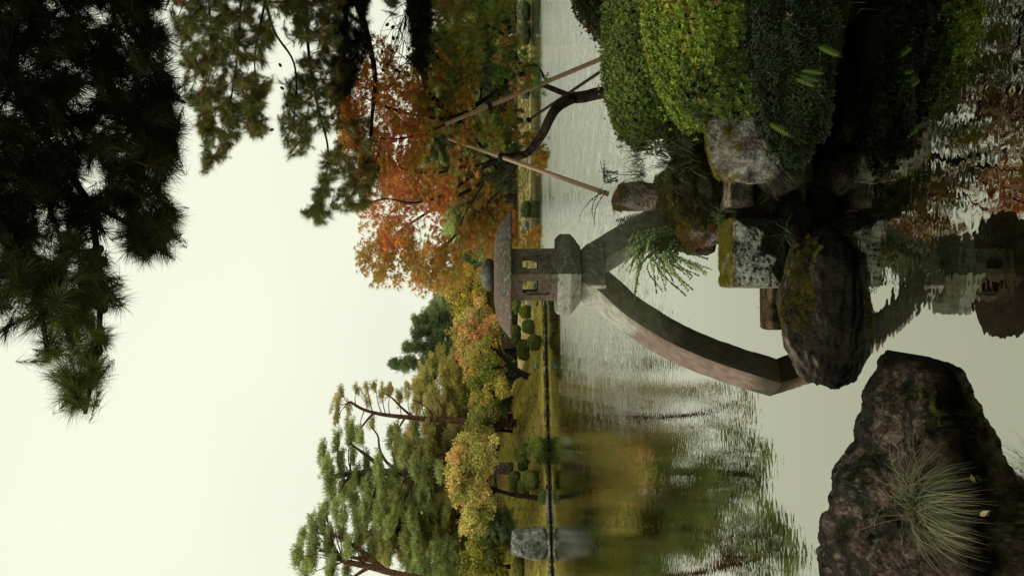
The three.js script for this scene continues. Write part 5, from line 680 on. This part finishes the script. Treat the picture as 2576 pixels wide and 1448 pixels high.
// ---------------------------------------------------------------- the maple over the shrubs, with bamboo props
{
  const D = 8.5, base = V(0, 0, 0).copy(P(1560, 228, D)); base.y = 0.7;
  const t = thing('maple_tree', 'near maple with orange red star shaped leaves leaning over the pond beside the lantern', 'maple tree', base), r = RNG(500);
  const pp = (l) => l.map(([x, y, dz = 0]) => P(x, y, D + dz));
  const L = { trunk: [[1600, 226], [1509, 234], [1468, 243], [1441, 246]], a: [[1441, 246], [1404, 268, -.1], [1386, 292, -.15], [1368, 331, -.1], [1347, 362], [1325, 386, .1], [1301, 392, .15], [1268, 395, .2]], b: [[1441, 246], [1423, 237, .1], [1380, 219, .2], [1350, 207, .3], [1328, 188, .3], [1304, 152, .2], [1283, 112, .1], [1265, 85], [1228, 65, -.1]],
    c: [[1328, 189, .3], [1304, 187, .3], [1283, 197, .2], [1243, 234, .1], [1207, 258, 0], [1170, 283, -.1], [1128, 298, -.1], [1060, 292, 0], [980, 272, .1], [905, 240, .2]], d: [[1310, 392, .15], [1285, 410, .3], [1220, 455, .5], [1167, 485, .7], [1126, 506, .8], [1073, 536, .8], [1006, 582, .9], [975, 620, 1]], e: [[1268, 395, .2], [1220, 420, .1], [1175, 453, .2], [1108, 493, .2], [1040, 510, .1], [960, 500, 0], [915, 520, 0]], f: [[1300, 405, .2], [1258, 477, .5], [1220, 517, .7], [1161, 576, .9], [1100, 640, 1.0], [1060, 690, 1.1]], g: [[1268, 395, .2], [1207, 415, -.1], [1140, 426, -.2], [1086, 436, -.1], [1000, 420, 0], [930, 400, .1]], h: [[1207, 258, 0], [1205, 215, .2], [1130, 205, .3], [1060, 180, .2], [1000, 130, .2]], i: [[1380, 219, .2], [1350, 165, -.2], [1310, 170, -.4], [1270, 180, -.4]], j: [[1170, 283, -.1], [1080, 330, -.3], [980, 350, -.2], [890, 330, -.1]], k: [[1220, 517, .7], [1250, 560, .9], [1300, 600, 1.1]], m: [[1220, 455, .5], [1160, 560, .9], [1150, 640, 1.1], [1090, 690, 1.2]] };
  const rad = { trunk: [0.068, 0.062], a: [0.058, 0.038], b: [0.034, 0.014], c: [0.032, 0.008], d: [0.03, 0.008], e: [0.02, 0.006], f: [0.022, 0.006], g: [0.022, 0.006], h: [0.012, 0.005], i: [0.013, 0.005], j: [0.014, 0.005], k: [0.01, 0.004], m: [0.014, 0.005] };
  let nodes = [];
  for (const k in L) { const q = pp(L[k]); part(t, k === 'trunk' ? 'trunk' : 'limb', limb(q, rad[k][0], rad[k][1], { step: 0.06, k: 10, seed: k.charCodeAt(0) }), M.twigMaple); if (k !== 'trunk' && k !== 'a') nodes.push(...pathPts(q, 22).slice(4)); }
  const regs = [
    { poly: [[825, 120], [850, 112], [880, 150], [905, 165], [960, 85], [985, 130], [1000, 190], [1050, 200], [1075, 330], [1060, 430], [1000, 440], [930, 450], [900, 440], [870, 410], [850, 390], [842, 310], [868, 235], [845, 150]], n: 290, c: 'o', dz: [-0.5, 0.5] },
    { poly: [[1040, 180], [1100, 150], [1190, 270], [1200, 440], [1120, 470], [1010, 440], [1000, 300]], n: 115, c: 'm', dz: [-0.5, 0.5] },
    { poly: [[1075, 0], [1230, -40], [1290, 0], [1290, 100], [1250, 110], [1190, 200], [1110, 170], [1080, 130], [1070, 70]], n: 92, c: 'g', dz: [-0.3, 0.5] },
    { poly: [[1230, 120], [1300, 100], [1360, 150], [1365, 200], [1300, 215], [1240, 200]], n: 28, c: 'v', dz: [-0.4, 0.1] },
    { poly: [[1110, 130], [1200, 180], [1205, 260], [1130, 270], [1095, 200]], n: 28, c: 'g', dz: [-0.2, 0.4] },
    { poly: [[1205, 290], [1265, 290], [1262, 400], [1215, 390]], n: 30, c: 'g', dz: [-0.3, 0.3] },
    { poly: [[1262, 268], [1300, 290], [1340, 330], [1350, 360], [1378, 390], [1372, 420], [1330, 370], [1290, 350]], n: 22, c: 'm', dz: [0.25, 0.6] },
    { poly: [[895, 498], [946, 485], [989, 447], [1010, 400], [1080, 420], [1140, 470], [1130, 505], [1100, 560], [1086, 640], [1020, 600], [963, 632], [936, 587], [903, 571], [898, 528]], n: 150, c: 'r', dz: [0, 0.9] },
    { poly: [[963, 632], [936, 590], [1020, 590], [1086, 640], [1140, 600], [1160, 640], [1160, 700], [1086, 722], [1059, 718], [984, 692], [950, 702], [890, 684], [887, 635], [910, 600]], n: 180, c: 'b', dz: [0.4, 1.4] },
    { poly: [[1140, 430], [1230, 440], [1290, 530], [1250, 625], [1170, 640], [1150, 590], [1170, 540], [1130, 500]], n: 120, c: 'b', dz: [0.6, 1.3] },
    { poly: [[1240, 540], [1290, 545], [1320, 570], [1360, 615], [1340, 640], [1290, 628], [1240, 640]], n: 42, c: 'm', dz: [0.8, 1.4] },
  ];
  const pal = { o: [[0.62, 0.19, 0.035], [0.66, 0.16, 0.05], [0.55, 0.27, 0.04], [0.70, 0.22, 0.10]], m: [[0.48, 0.2, 0.03], [0.36, 0.19, 0.03], [0.55, 0.19, 0.05], [0.24, 0.2, 0.03]], g: [[0.26, 0.2, 0.03], [0.16, 0.2, 0.028], [0.42, 0.21, 0.035], [0.2, 0.19, 0.03]], v: [[0.12, 0.2, 0.03], [0.18, 0.2, 0.03], [0.5, 0.16, 0.05], [0.14, 0.22, 0.035]], r: [[0.66, 0.17, 0.06], [0.7, 0.14, 0.08], [0.5, 0.2, 0.04], [0.6, 0.24, 0.06]], b: [[0.5, 0.2, 0.05], [0.42, 0.2, 0.05], [0.58, 0.18, 0.07], [0.34, 0.19, 0.04]] };
  const targets = [], info = new Map();
  for (const g of regs) { for (const [x, y] of samplePoly(g.poly, g.n, r)) { if (fbm(x * 0.018 + 3, y * 0.018, 0.5, 3) < ('gmv'.includes(g.c) ? -0.1 : -0.18)) continue; const p = P(x, y, D + r.r(g.dz[0], g.dz[1])); targets.push(p); info.set(p, g.c); } }
  const gr = grow(nodes, targets, r, 0.006); part(t, 'twigs', merged(gr.geos), M.twig);
  const leaves = [], X = V(0, 0, 0), Z = V(0, 0, 0), Yv = V(0, 0, 0);
  for (const tg of gr.list) { const pl = pal[info.get(tg.p)], out = tg.p.clone().sub(tg.from); out.y = 0; if (out.lengthSq() < 1e-6) out.set(-1, 0, 0); out.normalize(); const n = 11 + Math.floor(r() * 8), ck = r.pick(pl), ht = clamp((tg.p.y - 2.3) / 1.6);
    for (let i = 0; i < n; i++) { const p = tg.p.clone().add(V(r.g() * 0.10, r.g() * 0.05, r.g() * 0.10)); Z.copy(out).add(V(r.g() * 0.8, -0.35 + r.g() * 0.35, r.g() * 0.8)).normalize(); Yv.set(r.g() * 0.6, 0.55, r.g() * 0.5 + 0.75); X.crossVectors(Yv, Z).normalize(); Yv.crossVectors(Z, X); const s = r.r(0.075, 0.115), m = new THREE.Matrix4().makeBasis(X, Yv, Z).scale(V(s, s, s)).setPosition(p); const k = mix3(ck, r.pick(pl), r() * 0.7), j = r.r(0.8, 1.15); leaves.push({ m, c: [Math.min(0.85, k[0] * j * 1.14), k[1] * j * ('gmv'.includes(info.get(tg.p)) ? 1.4 : 1.72), k[2] * j * 1.5], d: -p.z }); } }
  leaves.sort((a, b) => a.d - b.d);
  // the nearest leaves one by one, the rest as foliage
  const lm = new Map(), w = worldOf(t); const matFor = (c) => { const q = c.map((x) => Math.round(x * 14) / 14); const k = q.join(); if (!lm.has(k)) { const mt = M.maple.clone(); mt.color = C(...q.map((x) => Math.max(x, 0.02))); lm.set(k, mt); } return lm.get(k); };
  const geos = [G.mapleA, G.mapleB, G.mapleC];
  leaves.slice(0, 300).forEach((l, i) => { const me = shadowed(new THREE.Mesh(geos[i % 3], matFor(l.c))); me.name = 'leaf'; l.m.decompose(me.position, me.quaternion, me.scale); me.position.sub(w); t.add(me); });
  const rest = leaves.slice(300); for (let k = 0; k < 3; k++) stuffPart(t, 'foliage', geos[k], M.maple, rest.filter((_, i) => i % 3 === k));
  console.log('maple leaves', leaves.length, 'mats', lm.size);
  // props
  const prop = (label, a, b, r0, mat, d0, d1, ties) => { const A = P(a[0], a[1], d0), B = P(b[0], b[1], d1), q = thing('bamboo_prop', label, 'bamboo pole', A), Ln = A.distanceTo(B), gap = 0.36; part(q, 'pole', limb([A, A.clone().lerp(B, 0.5), B], r0, r0 * 0.8, { step: 0.02, k: 12, rough: 0, n: Math.round(Ln / 0.012), ring: (s) => { const m = Math.abs(((s / gap) % 1) - 0.5) * gap; return m < 0.008 ? 0.16 : m < 0.016 ? -0.05 : 0; } }), mat); for (const k of ties) { const c = A.clone().lerp(B, k), g = new THREE.TorusGeometry(r0 * 1.25, r0 * 0.5, 6, 14); const dir = B.clone().sub(A).normalize(); g.applyQuaternion(new THREE.Quaternion().setFromUnitVectors(V(0, 0, 1), dir)); const g2 = g.clone().translate(dir.x * 0.02, dir.y * 0.02, dir.z * 0.02); part(q, 'rope_tie', merged([g, g2]).translate(c.x, c.y, c.z), M.rope); } };
  prop('pale bamboo prop rising from the box shaped shrub across the maple limb', [1560, 128], [1120, 312], 0.026, M.bamboo, 8.35, 8.2, [0.745]);
  prop('dark thin bamboo prop crossing just behind the maple trunk', [1555, 150], [1325, 305], 0.019, M.bambooDark, 8.8, 8.8, [0.97]);
  prop('pale bamboo prop leaning from the narrow upright stone up into the maple', [1530, 488], [1128, 348], 0.024, M.bamboo, 7.5, 8.3, [0.64]);
}

// ---------------------------------------------------------------- pines overhead
const coneGeo = displace(new THREE.IcosahedronGeometry(1, 9), (v) => { const a = Math.atan2(v.z, v.x), s = Math.sin(a * 5 + v.y * 7) * Math.sin(a * 5 - v.y * 7); return V(v.x * (0.8 + 0.16 * s), v.y * 1.15 + 0.05 * s, v.z * (0.8 + 0.16 * s)); });
function pineFoliage(t, nodes, regs, r, D, o) {
  const targets = [], info = new Map();
  for (const g of regs) for (const [x, y] of samplePoly(g.poly, g.n, r)) { if (g.gap && fbm(x * 0.018 + o.seed, y * 0.018, 0.5, 3) < g.gap) continue; const p = P(x, y, D + r.r(g.dz[0], g.dz[1])); targets.push(p); info.set(p, g); }
  const gr = grow(nodes, targets, r, o.w); part(t, 'twigs', merged(gr.geos), o.bark || M.twig);
  const sets = o.geos.map(() => []);
  for (const tg of gr.list) { const g = info.get(tg.p), out = tg.p.clone().sub(tg.from).normalize(); if (!isFinite(out.x)) out.set(-1, 0, 0); const d = out.multiplyScalar(0.9).add(V(-0.3 + r.g() * 0.4, (o.lift ?? 0.1) + r.g() * 0.4, r.g() * 0.5)); const k = mix3(g.c[0], g.c[1], r()), kk = r() < (g.dry ?? 0) ? [0.3, 0.17, 0.07] : k; const nt = o.per || 1; for (let q = 0; q < nt; q++) { const dd = q ? d.clone().add(V(r.g(), r.g(), r.g()).multiplyScalar(0.5)) : d, p = q ? tg.p.clone().lerp(tg.from, r.r(0.1, 0.7)).add(V(r.g(), r.g(), r.g()).multiplyScalar(o.len * 0.3)) : tg.p; sets[Math.floor(r() * sets.length)].push({ m: place(p, dd, r() * 6.28, o.len * r.r(0.75, 1.15)), c: kk }); } }
  sets.forEach((s, i) => s.length && stuffPart(t, 'foliage', o.geos[i], M.needle, s));
  return gr;
}
{ // foreground black pine, trunk outside the frame on the right bank
  const r = RNG(601), D = 3.45, base = V(3.3, 0.6, -1.9), t = thing('pine_tree', 'black foreground pine bough with long needles and cones across the top of the view', 'pine tree', base);
  part(t, 'trunk', limb([V(3.3, 0.4, -1.9), V(3.25, 2, -1.95), V(3.05, 4, -2.1), V(3.15, 6, -2.3), V(3.0, 8, -2.2)], 0.2, 0.1, { step: 0.15, k: 14 }), M.barkDark);
  const pp = (l) => l.map(([x, y, dz = 0]) => P(x, y, D + dz));
  const L = [[[V(3.1, 3.6, -2.1), V(2.2, 4.3, -2.7)], [[39, 219], [80, 300], [129, 371], [175, 440], [219, 508], [243, 633], [252, 712], [250, 800], [243, 894], [225, 980], [213, 1040]], 0.03], [[V(3.05, 4.4, -2.1), V(1.9, 5.2, -2.9)], [[-20, 440, -.3], [0, 547, -.3], [30, 600, -.25], [56, 646, -.25], [85, 730, -.2], [104, 798, -.2], [120, 900, -.2]], 0.03], [[V(3.1, 3.3, -2.1), V(2.0, 4.0, -2.8)], [[150, -30, .2], [230, 120, .3], [300, 250, .3], [350, 350, .2], [400, 430, .2]], 0.026], [[V(3.1, 3.0, -2.1), V(2.1, 3.7, -3.0)], [[250, -60, .6], [330, 80, .6], [400, 200, .6], [450, 330, .5]], 0.022], [null, [[219, 508], [280, 540, .1], [330, 570, .15], [385, 610, .15]], 0.014], [null, [[330, 570, .15], [390, 560, .2], [430, 550, .2]], 0.009], [null, [[129, 371], [110, 480, .2], [150, 600, .3], [160, 720, .3]], 0.014], [null, [[-60, 100, .4], [60, 200, .4], [200, 300, .5], [290, 420, .6]], 0.02]];
  let nodes = []; for (const [pre, l, w] of L) { const q = [...(pre || []), ...pp(l)]; part(t, 'bough', limb(q, w * (pre ? 1.3 : 1), w * 0.3, { step: 0.05, k: 8, rough: 0.3 }), M.barkDark); nodes.push(...pathPts(pp(l), 26)); }
  const dk = [[0.006, 0.008, 0.003], [0.03, 0.03, 0.010]], md = [[0.03, 0.04, 0.012], [0.09, 0.11, 0.03]], lt = [[0.1, 0.13, 0.03], [0.2, 0.24, 0.06]];
  pineFoliage(t, nodes, [
    { poly: [[-40, -60], [380, -60], [410, 60], [430, 190], [450, 270], [455, 380], [420, 440], [330, 470], [250, 430], [-40, 430]], n: 520, dz: [-0.5, 1.1], c: dk, gap: -0.3 },
    { poly: [[-40, 400], [300, 420], [420, 430], [430, 500], [380, 560], [300, 560], [200, 600], [-20, 600]], n: 170, dz: [-0.4, 0.6], c: dk, gap: -0.1 },
    { poly: [[340, 540], [420, 560], [430, 620], [400, 650], [340, 640], [320, 590]], n: 34, dz: [-0.1, 0.3], c: md },
    { poly: [[425, 535], [440, 545], [436, 560], [422, 556]], n: 4, dz: [0.1, 0.3], c: md },
    { poly: [[0, 600], [200, 590], [240, 620], [300, 690], [290, 760], [120, 820], [60, 800], [20, 720]], n: 105, dz: [-0.35, 0.25], c: md, gap: -0.25 },
    { poly: [[60, 790], [260, 760], [285, 850], [260, 930], [235, 1030], [205, 1050], [160, 1000], [110, 930]], n: 46, dz: [-0.2, 0.2], c: lt, dry: 0.05 },
    { poly: [[-30, 640], [10, 660], [20, 820], [-10, 850], [-40, 800]], n: 16, dz: [-0.3, 0.1], c: md },
  ], r, D, { seed: 3, w: 0.008, len: 0.11, geos: [G.tuftA, G.tuftB, G.tuftC], per: 2 });
  for (const [x, y, dz] of [[243, 630], [250, 660], [238, 705], [245, 760], [255, 770], [243, 885], [232, 890], [222, 640], [150, 700], [345, 340], [310, 365], [330, 300], [400, 540], [180, 560], [80, 430]]) { const g = coneGeo.clone().scale(0.026, 0.028, 0.026).rotateZ(r.r(0.5, 2.5)).translate(...P(x, y, D - 0.05 + (dz || 0)).toArray()); part(t, 'cone', g, M.cone); }
  // unseen rest of the crown, added thickly to shade the right bank
  const it = []; for (let i = 0; i < 5200; i++) { const p = V(r.r(0.2, 8.5), r.r(4.4, 8.2), r.r(-7.5, 4)); const d = -p.z; if (d > 0 && p.y - H < 0.72 * d + 0.7 && p.x < 0.361 * d + 0.7) continue; if (fbm(p.x * 0.6, p.y * 0.9, p.z * 0.6, 2) < -0.12) continue; it.push({ m: place(p, V(r.g() * 0.4, 1, r.g() * 0.4), r() * 6, r.r(0.35, 0.6)), c: mix3([0.02, 0.03, 0.01], [0.06, 0.08, 0.025], r()) }); }
  stuffPart(t, 'unseen_upper_foliage', G.padA, M.leaf, it);
}
{ // second pine behind the maple, trunk outside the frame on the island
  const r = RNG(602), D = 8, base = V(4.4, 0.8, -9.3), t = thing('pine_tree', 'mid distance pine with drooping green and brown needle boughs behind the near maple', 'pine tree', base);
  part(t, 'trunk', limb([base.clone(), V(4.5, 3, -9.2), V(4.3, 5, -9.0), V(4.2, 7, -8.8), V(4.4, 9, -8.8)], 0.24, 0.12, { step: 0.2, k: 14 }), M.barkDark);
  const pp = (l) => l.map(([x, y, dz = 0]) => P(x, y, D + dz)), L = [
    [[[640, -170, .6], [667, 0], [690, 80], [737, 153], [745, 230], [735, 320]], .045], [[[600, -180, .6], [605, 0], [600, 100], [580, 250], [555, 360], [535, 400]], .035], [[[520, -180, .6], [525, 0, .4], [530, 120, .4], [512, 230, .4], [500, 320, .4]], .03], [[[760, -180, .6], [770, 0, .6], [775, 120, .6], [795, 250, .5], [825, 380, .4], [815, 460, .3], [785, 535, .2]], .05], [[[840, -180, .4], [894, 0], [915, 54], [927, 107], [939, 157], [943, 205], [935, 300, .2], [925, 400, .2], [880, 500, .2]], .055], [[[1010, -200, .6], [1035, 0, .4], [1050, 90, .4], [1062, 170, .5], [1085, 240, .7], [1150, 300, 1], [1220, 380, 1.2], [1260, 440, 1.3]], .085], [[[1055, 100, .5], [1120, 160, .8], [1190, 210, 1], [1260, 240, 1.2]], .04], [[[667, 0], [640, 150, -.2], [650, 260, -.3], [640, 340, -.3]], .025], [[[1035, 0, .4], [1010, 60, .3], [990, 120, .3], [975, 180, .3]], .012], [[[1035, 0, .4], [1000, 20, .2], [965, 60, .2], [955, 110, .2]], .01], [[[940, 160], [985, 190, .1], [1010, 160, .1]], .008], [[[870, -180, .5], [870, 0, .3], [868, 120, .3], [850, 240, .3]], .06]];
  let nodes = []; for (const [l, w] of L) { const q = pp(l); part(t, 'bough', limb(q, w * (w > 0.052 ? 0.9 : 0.5), w * 0.12, { step: 0.06, k: 9, rough: 0.5, seed: l[0][0] }), M.barkDark); nodes.push(...pathPts(q, 24).slice(5)); }
  const gn = [[0.13, 0.145, 0.04], [0.28, 0.28, 0.085]], dk = [[0.012, 0.016, 0.006], [0.03, 0.038, 0.012]], bl = [[0.07, 0.10, 0.04], [0.16, 0.2, 0.085]];
  pineFoliage(t, nodes, [
    { poly: [[425, -60], [680, -60], [690, 100], [680, 200], [650, 300], [600, 290], [480, 270], [455, 200], [440, 100]], n: 640, dz: [-0.9, 0.9], c: gn, dry: 0.08, gap: -0.27 },
    { poly: [[480, 250], [540, 260], [545, 380], [520, 440], [508, 440], [505, 350]], n: 66, dz: [-0.2, 0.6], c: gn, dry: 0.12, gap: -0.25 }, { poly: [[560, 260], [610, 260], [600, 350], [565, 400], [545, 410], [555, 330]], n: 64, dz: [-0.3, 0.3], c: gn, dry: 0.1, gap: -0.25 }, { poly: [[610, 240], [680, 220], [670, 330], [635, 360], [615, 330]], n: 64, dz: [-0.5, 0.2], c: gn, dry: 0.05, gap: -0.25 },
    { poly: [[690, -60], [850, -60], [850, 110], [800, 150], [780, 110], [700, 60]], n: 230, dz: [-0.5, 0.8], c: gn, gap: -0.16, dry: 0.05 }, { poly: [[760, 140], [860, 150], [860, 320], [800, 340], [760, 400], [735, 425], [715, 390], [700, 310], [720, 220]], n: 230, dz: [-0.3, 0.8], c: gn, gap: -0.2, dry: 0.05 },
    { poly: [[850, 300], [930, 300], [930, 480], [880, 540], [860, 520], [810, 570], [755, 548], [795, 480], [805, 400], [840, 370]], n: 210, dz: [-0.2, 0.8], c: gn, dry: 0.03 }, { poly: [[925, 400], [960, 420], [950, 500], [900, 540], [880, 500]], n: 30, dz: [0, 0.5], c: gn },
    { poly: [[845, -60], [935, -60], [930, 90], [900, 180], [860, 280], [835, 250], [840, 100]], n: 240, dz: [-0.4, 0.6], c: dk }, { poly: [[1020, -60], [1085, -60], [1085, 100], [1070, 180], [1040, 190], [1030, 80]], n: 170, dz: [0, 0.7], c: dk }, { poly: [[960, -20], [1000, -20], [1000, 40], [975, 40]], n: 10, dz: [0, 0.4], c: gn },
    { poly: [[690, -80], [935, -80], [930, 90], [880, 200], [835, 230], [760, 160], [700, 60]], n: 220, dz: [2.5, 5.5], c: dk }, { poly: [[1020, -80], [1085, -80], [1085, 100], [1060, 180], [1030, 80]], n: 130, dz: [2, 4.5], c: dk },
    { poly: [[1060, 200], [1140, 150], [1240, 200], [1310, 250], [1315, 460], [1240, 480], [1150, 440], [1080, 440], [1050, 300]], n: 260, dz: [0.7, 1.7], c: bl, gap: -0.2 }, { poly: [[1050, 100], [1090, -60], [1230, -80], [1265, 40], [1285, 200], [1180, 240], [1070, 220]], n: 330, dz: [0.8, 2.2], c: bl, gap: -0.25 },
    { poly: [[1130, 450], [1290, 440], [1290, 520], [1180, 560], [1120, 500]], n: 46, dz: [1.2, 2], c: bl, gap: -0.05 },
  ], r, D, { seed: 9, lift: -0.15, w: 0.009, len: 0.095, geos: [G.tuftM, G.tuftN], per: 3 });
  const up = []; for (let i = 0; i < 4200; i++) { const p = V(r.r(1, 9.5), r.r(5.5, 10.5), r.r(-13, -6)), d = -p.z; if (p.y - H < 0.68 * d + 0.5 && p.x < 0.361 * d + 0.5) continue; if (fbm(p.x * 0.5, p.y * 0.8, p.z * 0.5, 2) < -0.12) continue; up.push({ m: place(p, V(r.g() * 0.4, 1, r.g() * 0.4), r() * 6, r.r(0.35, 0.6)), c: mix3([0.03, 0.045, 0.015], [0.08, 0.1, 0.03], r()) }); } stuffPart(t, 'unseen_upper_foliage', G.padA, M.leaf, up);  // unseen upper crown, added to shade the island
  const rr = RNG(603); for (let i = 0; i < 34; i++) { const [x, y] = i < 22 ? [rr.r(960, 1055), rr.r(20, 220)] : [rr.r(560, 860), rr.r(60, 330)]; part(t, 'cone', coneGeo.clone().scale(0.017, 0.02, 0.017).rotateZ(rr.r(0, 3)).translate(...P(x, y, D + rr.r(-0.1, 0.4)).toArray()), M.cone); }
  const bare = []; for (let i = 0; i < 46; i++) { const a = nodes[Math.floor(rr() * nodes.length)], b = P(rr.r(955, 1050), rr.r(0, 220), D + rr.r(0, 0.5)); const q = pathPts(pp([[1035, 0, .4], [1010, 60, .3], [990, 120, .3], [975, 180, .3]]), 10)[Math.floor(rr() * 10)]; bare.push(limb([q, q.clone().lerp(b, 0.5).add(V(0, rr.g() * 0.05, 0)), b], 0.004, 0.0015, { n: 4, k: 4 })); } part(t, 'bare_twigs', merged(bare), M.twig);
}

renderer.render(scene, camera);
